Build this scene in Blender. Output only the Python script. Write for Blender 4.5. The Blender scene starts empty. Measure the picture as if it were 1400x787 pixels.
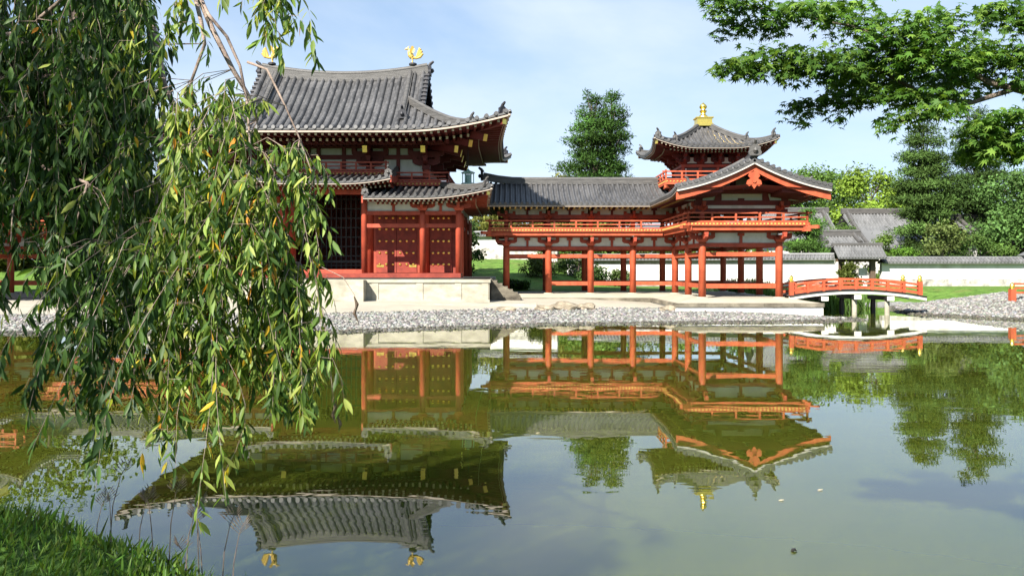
import bpy, math, random
import numpy as np
from mathutils import Vector

R = math.radians
random.seed(7)
rng = np.random.default_rng(7)
sc = bpy.context.scene
col = sc.collection

# ------------------------------------------------------------------ camera, sky, sun, exposure
F, HZ, EYE = 1190.0, 366.0, 2.31        # focal length and horizon in photo pixels, eye height above the water
cam = bpy.data.objects.new('camera', bpy.data.cameras.new('camera'))
col.objects.link(cam)
cam.location = (0, 0, EYE)
cam.rotation_euler = (R(90), 0, 0)
cam.data.sensor_width = 36
cam.data.lens = 36 * F / 1400
cam.data.shift_y = -(393.5 - HZ) / 1400
cam.data.clip_start = .05
cam.data.clip_end = 3000
sc.camera = cam

SUN_TRAVEL = Vector((3.05, 4.8, -4.6)).normalized()
elev = math.asin(-SUN_TRAVEL.z)
to_sun = -SUN_TRAVEL
world = bpy.data.worlds.new('World')
sc.world = world
world.use_nodes = True
wn, wl = world.node_tree.nodes, world.node_tree.links
wn.clear()
wo = wn.new('ShaderNodeOutputWorld')
bg = wn.new('ShaderNodeBackground')
sky = wn.new('ShaderNodeTexSky')
sky.sky_type = 'NISHITA'
sky.sun_disc = False
sky.sun_elevation = elev
sky.sun_rotation = math.atan2(to_sun.x, to_sun.y)
sky.air_density = .85
sky.dust_density = .4
sky.ozone_density = 1.2
SKY_STRENGTH = .065
bg.inputs['Strength'].default_value = SKY_STRENGTH
tc = wn.new('ShaderNodeTexCoord')
mp = wn.new('ShaderNodeMapping')
mp.inputs['Scale'].default_value = (1.0, 1.0, 3.0)
mp.inputs['Location'].default_value = (.35, .1, .2)
nz = wn.new('ShaderNodeTexNoise')
nz.inputs['Scale'].default_value = 1.15
nz.inputs['Detail'].default_value = 7
nz.inputs['Roughness'].default_value = .55
nz.inputs['Distortion'].default_value = .3
rp = wn.new('ShaderNodeMapRange')
rp.inputs['From Min'].default_value = .46
rp.inputs['From Max'].default_value = .72
rp.inputs['To Min'].default_value = .0
rp.inputs['To Max'].default_value = .7
rp.clamp = True
mx = wn.new('ShaderNodeMix')
mx.data_type = 'RGBA'
mx.inputs['B'].default_value = (5.8, 6.3, 6.8, 1)      # sunlit thin cloud
veil = wn.new('ShaderNodeMix')                        # an even high haze under the clouds
veil.data_type = 'RGBA'
veil.inputs['Factor'].default_value = .5
veil.inputs['B'].default_value = (2.9, 4.2, 6.0, 1)
wl.new(tc.outputs['Generated'], mp.inputs['Vector'])
wl.new(mp.outputs['Vector'], nz.inputs['Vector'])
wl.new(nz.outputs['Fac'], rp.inputs['Value'])
wl.new(rp.outputs['Result'], mx.inputs['Factor'])
wl.new(sky.outputs['Color'], veil.inputs['A'])
wl.new(veil.outputs['Result'], mx.inputs['A'])
wl.new(mx.outputs['Result'], bg.inputs['Color'])
wl.new(bg.outputs['Background'], wo.inputs['Surface'])

sun = bpy.data.objects.new('sun', bpy.data.lights.new('sun', 'SUN'))
col.objects.link(sun)
sun.rotation_euler = SUN_TRAVEL.to_track_quat('-Z', 'Y').to_euler()
sun.data.energy = 5.0
sun.data.angle = R(.5)
sun.data.color = (1.0, .95, .86)

vs = sc.view_settings
vs.view_transform = 'Standard'
vs.look = 'None'
vs.gamma = 1
vs.use_curve_mapping = False
vs.exposure = 1.45
sc.cycles.max_bounces = 8
sc.cycles.diffuse_bounces = 1
sc.cycles.sample_clamp_indirect = 6
sc.cycles.caustics_reflective = False
sc.cycles.caustics_refractive = False


def at(px, py, Y):
    return ((px - 700) * Y / F, Y, EYE + (HZ - py) * Y / F)


# ------------------------------------------------------------------ materials
def mat(name, c, rough=.6, var=.18, scale=3.0, bump=0., bscale=20., metal=0., spec=.4, c2=None, dirt=None, dscale=1.2, stretch=(1, 1, 1)):
    m = bpy.data.materials.new(name)
    m.use_nodes = True
    n, l = m.node_tree.nodes, m.node_tree.links
    b = n['Principled BSDF']
    b.inputs['Roughness'].default_value = rough
    b.inputs['Metallic'].default_value = metal
    b.inputs['Specular IOR Level'].default_value = spec
    t = n.new('ShaderNodeTexCoord')
    mpp = n.new('ShaderNodeMapping')
    mpp.inputs['Scale'].default_value = stretch
    l.new(t.outputs['Object'], mpp.inputs['Vector'])
    a = n.new('ShaderNodeTexNoise')
    a.inputs['Scale'].default_value = scale
    a.inputs['Detail'].default_value = 8
    a.inputs['Roughness'].default_value = .65
    l.new(mpp.outputs['Vector'], a.inputs['Vector'])
    cr = n.new('ShaderNodeValToRGB')
    lo = tuple(v * (1 - var) for v in c)
    hi = tuple(min(1, v * (1 + var)) for v in (c2 or c))
    cr.color_ramp.elements[0].position = .3
    cr.color_ramp.elements[1].position = .7
    cr.color_ramp.elements[0].color = (*lo, 1)
    cr.color_ramp.elements[1].color = (*hi, 1)
    l.new(a.outputs['Fac'], cr.inputs['Fac'])
    out = cr.outputs['Color']
    if dirt:
        d = n.new('ShaderNodeTexNoise')
        d.inputs['Scale'].default_value = dscale
        d.inputs['Detail'].default_value = 6
        d.inputs['Roughness'].default_value = .7
        l.new(mpp.outputs['Vector'], d.inputs['Vector'])
        dr = n.new('ShaderNodeMapRange')
        dr.inputs['From Min'].default_value = .52
        dr.inputs['From Max'].default_value = .72
        dr.inputs['To Max'].default_value = .75
        l.new(d.outputs['Fac'], dr.inputs['Value'])
        mm = n.new('ShaderNodeMix')
        mm.data_type = 'RGBA'
        mm.inputs['B'].default_value = (*dirt, 1)
        l.new(dr.outputs['Result'], mm.inputs['Factor'])
        l.new(out, mm.inputs['A'])
        out = mm.outputs['Result']
    l.new(out, b.inputs['Base Color'])
    if bump:
        bn = n.new('ShaderNodeTexNoise')
        bn.inputs['Scale'].default_value = bscale
        bn.inputs['Detail'].default_value = 5
        l.new(mpp.outputs['Vector'], bn.inputs['Vector'])
        bp = n.new('ShaderNodeBump')
        bp.inputs['Strength'].default_value = bump
        bp.inputs['Distance'].default_value = .03
        l.new(bn.outputs['Fac'], bp.inputs['Height'])
        l.new(bp.outputs['Normal'], b.inputs['Normal'])
    return m


def tile_mat(name, c, var=.35):
    """Fired grey tile: every tile has its own tone (the mesh carries tile row and course numbers), dark joints between courses."""
    m = bpy.data.materials.new(name)
    m.use_nodes = True
    n, l = m.node_tree.nodes, m.node_tree.links
    b = n['Principled BSDF']
    b.inputs['Roughness'].default_value = .5
    b.inputs['Specular IOR Level'].default_value = .5
    at_ = n.new('ShaderNodeAttribute')
    at_.attribute_name = 'tile'
    fl = n.new('ShaderNodeVectorMath')
    fl.operation = 'FLOOR'
    l.new(at_.outputs['Vector'], fl.inputs[0])
    wn_ = n.new('ShaderNodeTexWhiteNoise')
    l.new(fl.outputs['Vector'], wn_.inputs['Vector'])
    t = n.new('ShaderNodeTexCoord')
    ns = n.new('ShaderNodeTexNoise')
    ns.inputs['Scale'].default_value = .6
    ns.inputs['Detail'].default_value = 7
    l.new(t.outputs['Object'], ns.inputs['Vector'])
    ad = n.new('ShaderNodeMath')
    ad.operation = 'MULTIPLY_ADD'
    ad.inputs[1].default_value = .45
    l.new(wn_.outputs['Value'], ad.inputs[0])
    l.new(ns.outputs['Fac'], ad.inputs[2])
    cr = n.new('ShaderNodeValToRGB')
    cr.color_ramp.elements[0].position = .35
    cr.color_ramp.elements[1].position = 1.0
    cr.color_ramp.elements[0].color = (*[v * (1 - var) for v in c], 1)
    cr.color_ramp.elements[1].color = (*[v * (1 + var) for v in c], 1)
    l.new(ad.outputs['Value'], cr.inputs['Fac'])
    sx = n.new('ShaderNodeSeparateXYZ')
    fr = n.new('ShaderNodeVectorMath')
    fr.operation = 'FRACTION'
    l.new(at_.outputs['Vector'], fr.inputs[0])
    l.new(fr.outputs['Vector'], sx.inputs[0])
    gt = n.new('ShaderNodeMapRange')
    gt.inputs['From Min'].default_value = .86
    gt.inputs['From Max'].default_value = .93
    gt.inputs['To Max'].default_value = .55
    l.new(sx.outputs['Y'], gt.inputs['Value'])
    mm = n.new('ShaderNodeMix')
    mm.data_type = 'RGBA'
    mm.inputs['B'].default_value = (c[0] * .3, c[1] * .3, c[2] * .3, 1)
    l.new(gt.outputs['Result'], mm.inputs['Factor'])
    l.new(cr.outputs['Color'], mm.inputs['A'])
    l.new(mm.outputs['Result'], b.inputs['Base Color'])
    return m


def leaf_mat(name, rough=.45, transl=.35, spec=.4, tint=(1.5, 1.45, .6)):
    m = bpy.data.materials.new(name)
    m.use_nodes = True
    n, l = m.node_tree.nodes, m.node_tree.links
    b = n['Principled BSDF']
    b.inputs['Roughness'].default_value = rough
    b.inputs['Specular IOR Level'].default_value = spec
    a = n.new('ShaderNodeAttribute')
    a.attribute_name = 'leafcol'
    tr = n.new('ShaderNodeBsdfTranslucent')
    mu = n.new('ShaderNodeMix')
    mu.data_type = 'RGBA'
    mu.blend_type = 'MULTIPLY'
    mu.inputs['Factor'].default_value = 1
    mu.inputs['B'].default_value = (*tint, 1)
    l.new(a.outputs['Color'], mu.inputs['A'])
    l.new(a.outputs['Color'], b.inputs['Base Color'])
    l.new(mu.outputs['Result'], tr.inputs['Color'])
    ms = n.new('ShaderNodeMixShader')
    ms.inputs['Fac'].default_value = transl
    l.new(b.outputs['BSDF'], ms.inputs[1])
    l.new(tr.outputs['BSDF'], ms.inputs[2])
    l.new(ms.outputs['Shader'], n['Material Output'].inputs['Surface'])
    return m


M = {}
M['verm'] = mat('vermilion_paint', (.35, .062, .022), .6, .2, 3.5, c2=(.42, .082, .032), dirt=(.2, .04, .022), dscale=1.3, bump=.15, bscale=30, stretch=(1, 1, .5))
M['red'] = mat('iron_red_paint', (.31, .047, .022), .6, .2, 3.0, c2=(.36, .06, .028), dirt=(.16, .024, .016), dscale=1.2, stretch=(1, 1, .5))
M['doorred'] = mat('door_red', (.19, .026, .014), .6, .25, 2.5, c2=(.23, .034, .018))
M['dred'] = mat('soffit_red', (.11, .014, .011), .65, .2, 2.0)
M['vergeline'] = mat('verge_mortar', (.4, .38, .35), .8, .1, 3)
M['white'] = mat('white_plaster', (.6, .58, .54), .8, .08, 1.5, c2=(.66, .64, .6), dirt=(.4, .37, .3), dscale=.7, stretch=(1, 1, .45))
M['eaveline'] = mat('weathered_eave_board', (.36, .3, .25), .7, .15, 3)
M['cream'] = mat('cream_paint', (.5, .42, .29), .6, .1, 4)
M['ochre'] = mat('ochre_paint', (.5, .29, .075), .6, .1, 4)
M['gold'] = mat('gilding', (.98, .68, .16), .32, .12, 6, metal=1.0, spec=.6)
M['gilt'] = mat('bright_gilding', (.62, .42, .1), .4, .15, 6, metal=.3, spec=.6)
M['tile'] = tile_mat('roof_tile', (.066, .064, .064), .5)
M['ridge'] = mat('ridge_tile', (.078, .074, .07), .5, .4, 1.6, bump=.4, bscale=14, stretch=(1, 1, 7))
M['oldtile'] = tile_mat('old_roof_tile', (.12, .12, .12))
M['dark'] = mat('dark_bronze', (.025, .025, .03), .5, .3, 5)
M['black'] = mat('black_lacquer', (.018, .016, .015), .45, .3, 3)
M['wood'] = mat('old_wood', (.09, .06, .04), .7, .4, 2, stretch=(6, 6, 1))
M['stone'] = mat('pale_granite', (.31, .285, .22), .8, .15, 1.2, bump=.3, bscale=25, c2=(.37, .345, .275), dirt=(.17, .15, .11), dscale=.45, stretch=(1, 1, 2.2))
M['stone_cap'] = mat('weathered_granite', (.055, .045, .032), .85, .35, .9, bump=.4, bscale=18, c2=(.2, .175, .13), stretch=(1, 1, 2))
M['sandtop'] = mat('packed_sand', (.35, .315, .245), .9, .12, .9, bump=.25, bscale=40, dirt=(.3, .265, .2), dscale=.35)
M['sand'] = mat('sand', (.33, .3, .24), .9, .12, .8, bump=.3, bscale=30, dirt=(.28, .25, .2), dscale=.25)
M['gravelbed'] = mat('gravel_bed', (.1, .095, .085), .9, .5, 9, bump=.9, bscale=14, c2=(.21, .205, .195))
M['soil'] = mat('soil', (.07, .06, .035), .95, .4, 2, bump=.5, bscale=9)
M['lawn'] = mat('lawn', (.05, .115, .018), .9, .4, 2.2, bump=1.0, bscale=22, c2=(.1, .175, .032), spec=.1, dirt=(.14, .13, .045), dscale=.8)
M['bankgrass'] = mat('bank_turf', (.03, .07, .012), .9, .5, 5, bump=.9, bscale=30, c2=(.05, .1, .018), spec=.1)
M['pondbed'] = mat('pond_bed', (.05, .055, .02), .95, .3, 1)
M['bark'] = mat('bark', (.11, .085, .065), .9, .45, 6, bump=.8, bscale=22, stretch=(3, 3, .7))
M['twig'] = mat('twig_bark', (.15, .1, .08), .75, .35, 9, c2=(.25, .19, .155), bump=.3, bscale=60)
M['pinebark'] = mat('pine_bark', (.075, .055, .042), .95, .4, 5, bump=.6, bscale=10)
M['rubble'] = mat('rubble_stone', (.2, .19, .165), .9, .5, 1.6, bump=1.0, bscale=4, c2=(.42, .4, .35))
M['boulder'] = mat('boulder_stone', (.1, .075, .05), .9, .4, 1.7, bump=.9, bscale=8, c2=(.26, .22, .16))
M['verdigris'] = mat('verdigris_bronze', (.3, .46, .4), .6, .2, 6)
M['cherry'] = leaf_mat('cherry_leaf', .5, .4, .28)
M['maple'] = leaf_mat('maple_leaf', .55, .38, .2)
M['foliage'] = leaf_mat('tree_foliage', .6, .25, .12)
M['needle'] = leaf_mat('needle_foliage', .7, .1, .08)
M['blade'] = leaf_mat('grass_blade', .5, .4, .3)


def stones_mat():
    m = bpy.data.materials.new('gravel_stone')
    m.use_nodes = True
    n, l = m.node_tree.nodes, m.node_tree.links
    b = n['Principled BSDF']
    b.inputs['Roughness'].default_value = .85
    a = n.new('ShaderNodeAttribute')
    a.attribute_name = 'leafcol'
    l.new(a.outputs['Color'], b.inputs['Base Color'])
    return m


M['pebble'] = stones_mat()


def water_mat():
    m = bpy.data.materials.new('pond_water')
    m.use_nodes = True
    n, l = m.node_tree.nodes, m.node_tree.links
    b = n['Principled BSDF']
    b.inputs['Roughness'].default_value = .0
    b.inputs['IOR'].default_value = 1.55
    b.inputs['Specular IOR Level'].default_value = .95
    # murky water: light wanders some way under the surface before it comes back
    b.inputs['Subsurface Weight'].default_value = 1
    b.inputs['Subsurface Radius'].default_value = (1.0, 1.0, .7)
    b.inputs['Subsurface Scale'].default_value = 1.6
    t = n.new('ShaderNodeTexCoord')
    c = n.new('ShaderNodeTexNoise')
    c.inputs['Scale'].default_value = .12
    c.inputs['Detail'].default_value = 4
    l.new(t.outputs['Object'], c.inputs['Vector'])
    cr = n.new('ShaderNodeValToRGB')
    cr.color_ramp.elements[0].color = (.044, .058, .005, 1)
    cr.color_ramp.elements[1].color = (.06, .071, .008, 1)
    l.new(c.outputs['Fac'], cr.inputs['Fac'])
    l.new(cr.outputs['Color'], b.inputs['Base Color'])
    mp_ = n.new('ShaderNodeMapping')
    mp_.inputs['Scale'].default_value = (.6, 1.1, 1)
    mp_.inputs['Rotation'].default_value = (0, 0, R(12))
    l.new(t.outputs['Object'], mp_.inputs['Vector'])
    a = n.new('ShaderNodeTexNoise')
    a.inputs['Scale'].default_value = 1.6
    a.inputs['Detail'].default_value = 2.5
    a.inputs['Distortion'].default_value = .4
    l.new(mp_.outputs['Vector'], a.inputs['Vector'])
    # breeze patches: calm water between faintly rippled areas
    p = n.new('ShaderNodeTexNoise')
    p.inputs['Scale'].default_value = .16
    p.inputs['Detail'].default_value = 2
    l.new(t.outputs['Object'], p.inputs['Vector'])
    pr = n.new('ShaderNodeMapRange')
    pr.inputs['From Min'].default_value = .4
    pr.inputs['From Max'].default_value = .68
    pr.inputs['To Min'].default_value = .25
    pr.inputs['To Max'].default_value = 1
    l.new(p.outputs['Fac'], pr.inputs['Value'])
    mu = n.new('ShaderNodeMath')
    mu.operation = 'MULTIPLY'
    l.new(a.outputs['Fac'], mu.inputs[0])
    l.new(pr.outputs['Result'], mu.inputs[1])
    bp = n.new('ShaderNodeBump')
    bp.inputs['Strength'].default_value = 1
    bp.inputs['Distance'].default_value = .0026
    l.new(mu.outputs['Value'], bp.inputs['Height'])
    l.new(bp.outputs['Normal'], b.inputs['Normal'])
    return m


M['water'] = water_mat()


# ------------------------------------------------------------------ objects and meshes
def tag(o, label=None, cat=None, group=None, kind=None):
    if label:
        o['label'] = label
    if cat:
        o['category'] = cat
    if group:
        o['group'] = group
    if kind:
        o['kind'] = kind
    return o


def thing(name, loc, label, cat, group=None):
    o = bpy.data.objects.new(name, None)
    col.objects.link(o)
    o.location = loc
    o.empty_display_size = .3
    return tag(o, label, cat, group)


def wloc(o):
    v = Vector((0, 0, 0))
    while o is not None:
        v = v + o.location
        o = o.parent
    return v


def link(name, me, parent=None, offset=None):
    o = bpy.data.objects.new(name, me)
    col.objects.link(o)
    if parent:
        o.parent = parent
    if offset is not None:
        o.location = offset
    return o


def dup(o, off):
    """A copy of a part beside its source, with copies of its own pieces, on the same thing."""
    c = o.copy()
    col.objects.link(c)
    c.location = o.location + Vector(off)
    for ch in o.children:
        d = ch.copy()
        col.objects.link(d)
        d.parent = c
    return c


def copy_tree(o, parent=None):
    kids = list(o.children)
    c = o.copy()
    col.objects.link(c)
    c.parent = parent
    for ch in kids:
        copy_tree(ch, c)
    return c


class MB:
    """Collects boxes, bars, tubes and plates in world coordinates; build() links them as one mesh object."""

    def __init__(s):
        s.v, s.f, s.m = [], [], []
        s.t = None

    def add(s, verts, faces, m=0):
        o = len(s.v)
        s.v.extend([tuple(p) for p in verts])
        s.f.extend([tuple(i + o for i in f) for f in faces])
        s.m.extend([m] * len(faces))

    def box(s, x0, x1, y0, y1, z0, z1, m=0):
        s.add([(x0, y0, z0), (x1, y0, z0), (x1, y1, z0), (x0, y1, z0), (x0, y0, z1), (x1, y0, z1), (x1, y1, z1), (x0, y1, z1)],
              [(0, 3, 2, 1), (4, 5, 6, 7), (0, 1, 5, 4), (1, 2, 6, 5), (2, 3, 7, 6), (3, 0, 4, 7)], m)

    def cbox(s, c, d, m=0):
        s.box(c[0] - d[0] / 2, c[0] + d[0] / 2, c[1] - d[1] / 2, c[1] + d[1] / 2, c[2] - d[2] / 2, c[2] + d[2] / 2, m)

    def bar(s, p, q, w, h, m=0):
        p, q = Vector(p), Vector(q)
        d = (q - p).normalized()
        up = Vector((0, 0, 1)) if abs(d.z) < .95 else Vector((0, 1, 0))
        a = d.cross(up).normalized() * (w / 2)
        b = a.cross(d).normalized() * (h / 2)
        vs_ = []
        for e in (p, q):
            vs_ += [e - a - b, e + a - b, e + a + b, e - a + b]
        s.add(vs_, [(0, 1, 2, 3), (7, 6, 5, 4), (0, 4, 5, 1), (1, 5, 6, 2), (2, 6, 7, 3), (3, 7, 4, 0)], m)

    def sweep(s, pts, sect, m=0, up=(0, 0, 1), cap=True):
        """Sweeps a closed (side, up) cross-section along points in a vertical frame."""
        n, k = len(pts), len(sect)
        vs_ = []
        U = Vector(up)
        for i, p in enumerate(pts):
            a, b = Vector(pts[max(0, i - 1)]), Vector(pts[min(n - 1, i + 1)])
            d = (b - a).normalized()
            sd = d.cross(U)
            sd = sd.normalized() if sd.length > 1e-5 else Vector((1, 0, 0))
            u2 = sd.cross(d).normalized()
            for (x, z) in sect:
                vs_.append(Vector(p) + sd * x + u2 * z)
        fs = []
        for i in range(n - 1):
            for j in range(k):
                j2 = (j + 1) % k
                fs.append((i * k + j, i * k + j2, (i + 1) * k + j2, (i + 1) * k + j))
        if cap:
            fs.append(tuple(range(k))[::-1])
            fs.append(tuple((n - 1) * k + j for j in range(k)))
        s.add(vs_, fs, m)

    def tube(s, pts, r, n=8, m=0):
        """r: one radius or one per point."""
        k = len(pts)
        rs = [r] * k if not hasattr(r, '__len__') else r
        vs_, fs = [], []
        ref = None
        for i in range(k):
            a, b = Vector(pts[max(0, i - 1)]), Vector(pts[min(k - 1, i + 1)])
            d = (b - a).normalized()
            if ref is None:
                ref = d.orthogonal().normalized()
            ref = (ref - d * ref.dot(d))
            ref = ref.normalized() if ref.length > 1e-6 else d.orthogonal().normalized()
            e = d.cross(ref)
            for j in range(n):
                t = 2 * math.pi * j / n
                vs_.append(Vector(pts[i]) + (ref * math.cos(t) + e * math.sin(t)) * rs[i])
        for i in range(k - 1):
            for j in range(n):
                j2 = (j + 1) % n
                fs.append((i * n + j, i * n + j2, (i + 1) * n + j2, (i + 1) * n + j))
        fs.append(tuple(range(n))[::-1])
        fs.append(tuple((k - 1) * n + j for j in range(n)))
        s.add(vs_, fs, m)

    def lathe(s, c, prof, n=16, m=0):
        s.tube_profile(c, prof, n, m)

    def tube_profile(s, c, prof, n, m):
        vs_, fs = [], []
        for (r, z) in prof:
            for j in range(n):
                t = 2 * math.pi * j / n
                vs_.append((c[0] + r * math.cos(t), c[1] + r * math.sin(t), c[2] + z))
        for i in range(len(prof) - 1):
            for j in range(n):
                j2 = (j + 1) % n
                fs.append((i * n + j, i * n + j2, (i + 1) * n + j2, (i + 1) * n + j))
        fs.append(tuple(range(n))[::-1])
        fs.append(tuple((len(prof) - 1) * n + j for j in range(n)))
        s.add(vs_, fs, m)

    def plate(s, poly, vec, m=0):
        """A polygon of 3D points thickened along vec."""
        n = len(poly)
        v = Vector(vec)
        vs_ = [Vector(p) for p in poly] + [Vector(p) + v for p in poly]
        fs = [tuple(range(n))[::-1], tuple(range(n, 2 * n))]
        for j in range(n):
            j2 = (j + 1) % n
            fs.append((j, j2, n + j2, n + j))
        s.add(vs_, fs, m)

    def strip(s, A, B, m=0):
        """Quads between two point rows."""
        n = len(A)
        s.add(list(A) + list(B), [(i, i + 1, n + i + 1, n + i) for i in range(n - 1)], m)

    def build(s, name, mats, parent=None, smooth=False):
        me = bpy.data.meshes.new(name)
        o0 = wloc(parent) if parent else Vector((0, 0, 0))
        me.from_pydata([(p[0] - o0.x, p[1] - o0.y, p[2] - o0.z) for p in s.v], [], s.f)
        mats = mats if isinstance(mats, (list, tuple)) else [mats]
        for k in mats:
            me.materials.append(M[k])
        me.polygons.foreach_set('material_index', s.m)
        if smooth:
            me.polygons.foreach_set('use_smooth', [True] * len(s.f))
        if s.t is not None:
            a = me.attributes.new('tile', 'FLOAT_VECTOR', 'POINT')
            tt = np.zeros((len(s.v), 3), np.float32)
            for (st, arr) in s.t:
                tt[st:st + len(arr)] = arr
            a.data.foreach_set('vector', tt.ravel())
        me.update()
        return link(name, me, parent)


def np_mesh(name, V, Fc, mats, colr=None, parent=None, smooth=False, midx=None):
    """V (n,3), Fc (m,k) with one k, colr (n,3) leaf colours."""
    me = bpy.data.meshes.new(name)
    V = np.asarray(V, np.float64)
    if parent is not None:
        V = V - np.array(wloc(parent))
    Fc = np.asarray(Fc, np.int32)
    me.vertices.add(len(V))
    me.vertices.foreach_set('co', V.astype(np.float32).ravel())
    k = Fc.shape[1]
    me.loops.add(Fc.size)
    me.loops.foreach_set('vertex_index', Fc.ravel())
    me.polygons.add(len(Fc))
    me.polygons.foreach_set('loop_start', np.arange(0, Fc.size, k, dtype=np.int32))
    mats = mats if isinstance(mats, (list, tuple)) else [mats]
    for q in mats:
        me.materials.append(M[q])
    if midx is not None:
        me.polygons.foreach_set('material_index', np.asarray(midx, np.int32))
    if smooth:
        me.polygons.foreach_set('use_smooth', np.ones(len(Fc), bool))
    if colr is not None:
        a = me.attributes.new('leafcol', 'FLOAT_COLOR', 'POINT')
        c4 = np.ones((len(V), 4), np.float32)
        c4[:, :3] = colr
        a.data.foreach_set('color', c4.ravel())
    me.update(calc_edges=True)
    me.validate()
    return link(name, me, parent)


def norm(a):
    return a / np.maximum(np.linalg.norm(a, axis=1, keepdims=True), 1e-9)


def frames(A, N):
    A = norm(A)
    S = norm(np.cross(A, N))
    N = np.cross(S, A)
    return A, S, N


def scatter(T, TF, pos, A, N, sl, sw, colr, jitter=.0):
    """Copies template points T (k,3: along, side, normal) to every pos; returns verts, faces, colours."""
    A, S, N = frames(A, N)
    n, k = len(pos), len(T)
    sl = np.broadcast_to(np.asarray(sl, float), (n,))[:, None, None]
    sw = np.broadcast_to(np.asarray(sw, float), (n,))[:, None, None]
    V = pos[:, None, :] + A[:, None, :] * T[None, :, 0:1] * sl + S[:, None, :] * T[None, :, 1:2] * sw + N[:, None, :] * T[None, :, 2:3] * sw
    FF = (np.asarray(TF)[None, :, :] + (np.arange(n) * k)[:, None, None]).reshape(-1, len(TF[0]))
    C = np.repeat(colr, k, axis=0)
    return V.reshape(-1, 3), FF, C


def rdir(n):
    v = rng.normal(size=(n, 3))
    return norm(v)

# ------------------------------------------------------------------ ground, water
FAR = np.array([(-400, 26), (-60, 28), (-18, 30.0), (-6.85, 30.3), (-3.76, 32), (-.56, 33.5), (1.78, 35), (6.9, 35.8), (12.9, 36.7), (15.6, 38.2), (16.3, 39.6),
                (14.9, 40.6), (14.9, 47), (16.0, 52), (20, 54.5), (23, 53), (21.6, 50), (20.2, 45.5), (19.9, 43.2), (22.3, 38.6), (28, 35), (60, 30), (400, 26), (400, 900), (-400, 900)], float)
NEAR = np.array([(-400, 24), (-40, 16), (-12, 9.6), (-7, 8.0), (-4.6, 7.3), (-2.95, 6.4), (-1.0, 4.75), (-.1, 3.6), (.8, 2.6), (2.4, 3.0), (3.6, 4.4), (4.7, 6.6), (6.5, 8.3), (14, 10), (60, 12), (400, 14), (400, -300), (-400, -300)], float)


def sdist(P, poly):
    """Distance to a polygon's outline, positive inside."""
    x, y = P[:, 0], P[:, 1]
    d = np.full(len(P), 1e9)
    ins = np.zeros(len(P), bool)
    n = len(poly)
    for i in range(n):
        a, b = poly[i], poly[(i + 1) % n]
        e = b - a
        w = P - a
        t = np.clip((w @ e) / (e @ e), 0, 1)
        q = w - t[:, None] * e
        d = np.minimum(d, np.hypot(q[:, 0], q[:, 1]))
        c = (a[1] > y) != (b[1] > y)
        if abs(e[1]) > 1e-9:
            ins ^= c & (x < a[0] + (y - a[1]) / e[1] * e[0])
    return np.where(ins, d, -d)


def sst(a, b, x):
    t = np.clip((x - a) / (b - a), 0, 1)
    return t * t * (3 - 2 * t)


def ground_z(P):
    P = np.atleast_2d(np.asarray(P, float))[:, :2]
    x, y = P[:, 0], P[:, 1]
    df, dn = sdist(P, FAR), sdist(P, NEAR)
    right = sst(17.2, 18.6, x)
    slope = .054 * (1 - right) + .135 * right
    zf = np.where(df > 0, np.minimum(df * slope, np.where(right > .5, .98, .62)), np.maximum(-.9, df * .3))
    # behind the halls the garden rises a little, and a lawn bank climbs behind the gap between hall and wing
    zf = np.where(df > 0, zf + (1 - right) * .3 * sst(54, 57, y) + 2.3 * sst(57.5, 80, y) * sst(9, 2, x) * sst(-60, -40, x), zf)
    wob = .07 * np.sin(x * 2.1 + y) + .05 * np.sin(x * 4.3 - 1.7 * y)
    zn = np.where(dn > 0, np.minimum((dn) * 1.25, .62 + .02 * dn) + wob * np.clip(dn, 0, 1), np.maximum(-.9, dn * .8))
    return np.maximum(zf, zn), df, dn, right


def axis(lo, hi, fine_lo, fine_hi, step):
    a = list(np.arange(fine_lo, fine_hi + 1e-6, step))
    s, v = step, fine_hi
    while v < hi:
        s *= 1.35
        v += s
        a.append(v)
    s, v = step, fine_lo
    while v > lo:
        s *= 1.35
        v -= s
        a.insert(0, v)
    return np.array(a)


gx, gy = axis(-1500, 1500, -28, 32, .3), axis(-300, 2500, -4, 62, .3)
GX, GY = np.meshgrid(gx, gy)
GP = np.stack([GX.ravel(), GY.ravel()], 1)
gz, gdf, gdn, gri = ground_z(GP)
nx, ny = len(gx), len(gy)
idx = np.arange(nx * ny).reshape(ny, nx)
GF = np.stack([idx[:-1, :-1], idx[:-1, 1:], idx[1:, 1:], idx[1:, :-1]], -1).reshape(-1, 4)
cz, cdf, cdn, cri = gz[GF].mean(1), gdf[GF].mean(1), gdn[GF].mean(1), gri[GF].mean(1)
cxx, cyy = GP[GF].mean(1)[:, 0], GP[GF].mean(1)[:, 1]
mi = np.full(len(GF), 0)                                        # 0 pond bed
mi[(cdf > -.2)] = 1                                             # gravel
sandy = (cdf > 6.4) & (cri < .5) & (cyy < 56)
mi[sandy] = 2
mi[(((cz > .9) & (cyy > 45.2)) | ((cdf > 1.5) & (cyy > 51))) & (cri >= .5)] = 3                               # lawn
mi[(cdf > 0) & (cyy > 55.6) & (cxx < 18)] = 3
mi[(cdf > 0) & (cyy > 54.5) & (cxx > 10)] = 3
mi[(cdf > 0) & (cyy > 64.6) & (cxx > 8)] = 4                    # soil beyond the wall
mi[(cdf > 0) & (cyy > 100)] = 4
mi[cdn > -.15] = 5
ground = np_mesh('ground', np.column_stack([GP, gz]), GF, ['pondbed', 'gravelbed', 'sand', 'lawn', 'soil', 'bankgrass'], smooth=True, midx=mi)
tag(ground, 'ground of the garden with gravel shore, sand and lawns', 'ground', kind='structure')
wb = MB()
wb.add([(-400, -60, 0), (400, -60, 0), (400, 60, 0), (-400, 60, 0)], [(0, 1, 2, 3)])
tag(wb.build('pond_water', 'water'), 'still green pond mirroring the hall and the sky', 'pond', kind='structure')


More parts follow.
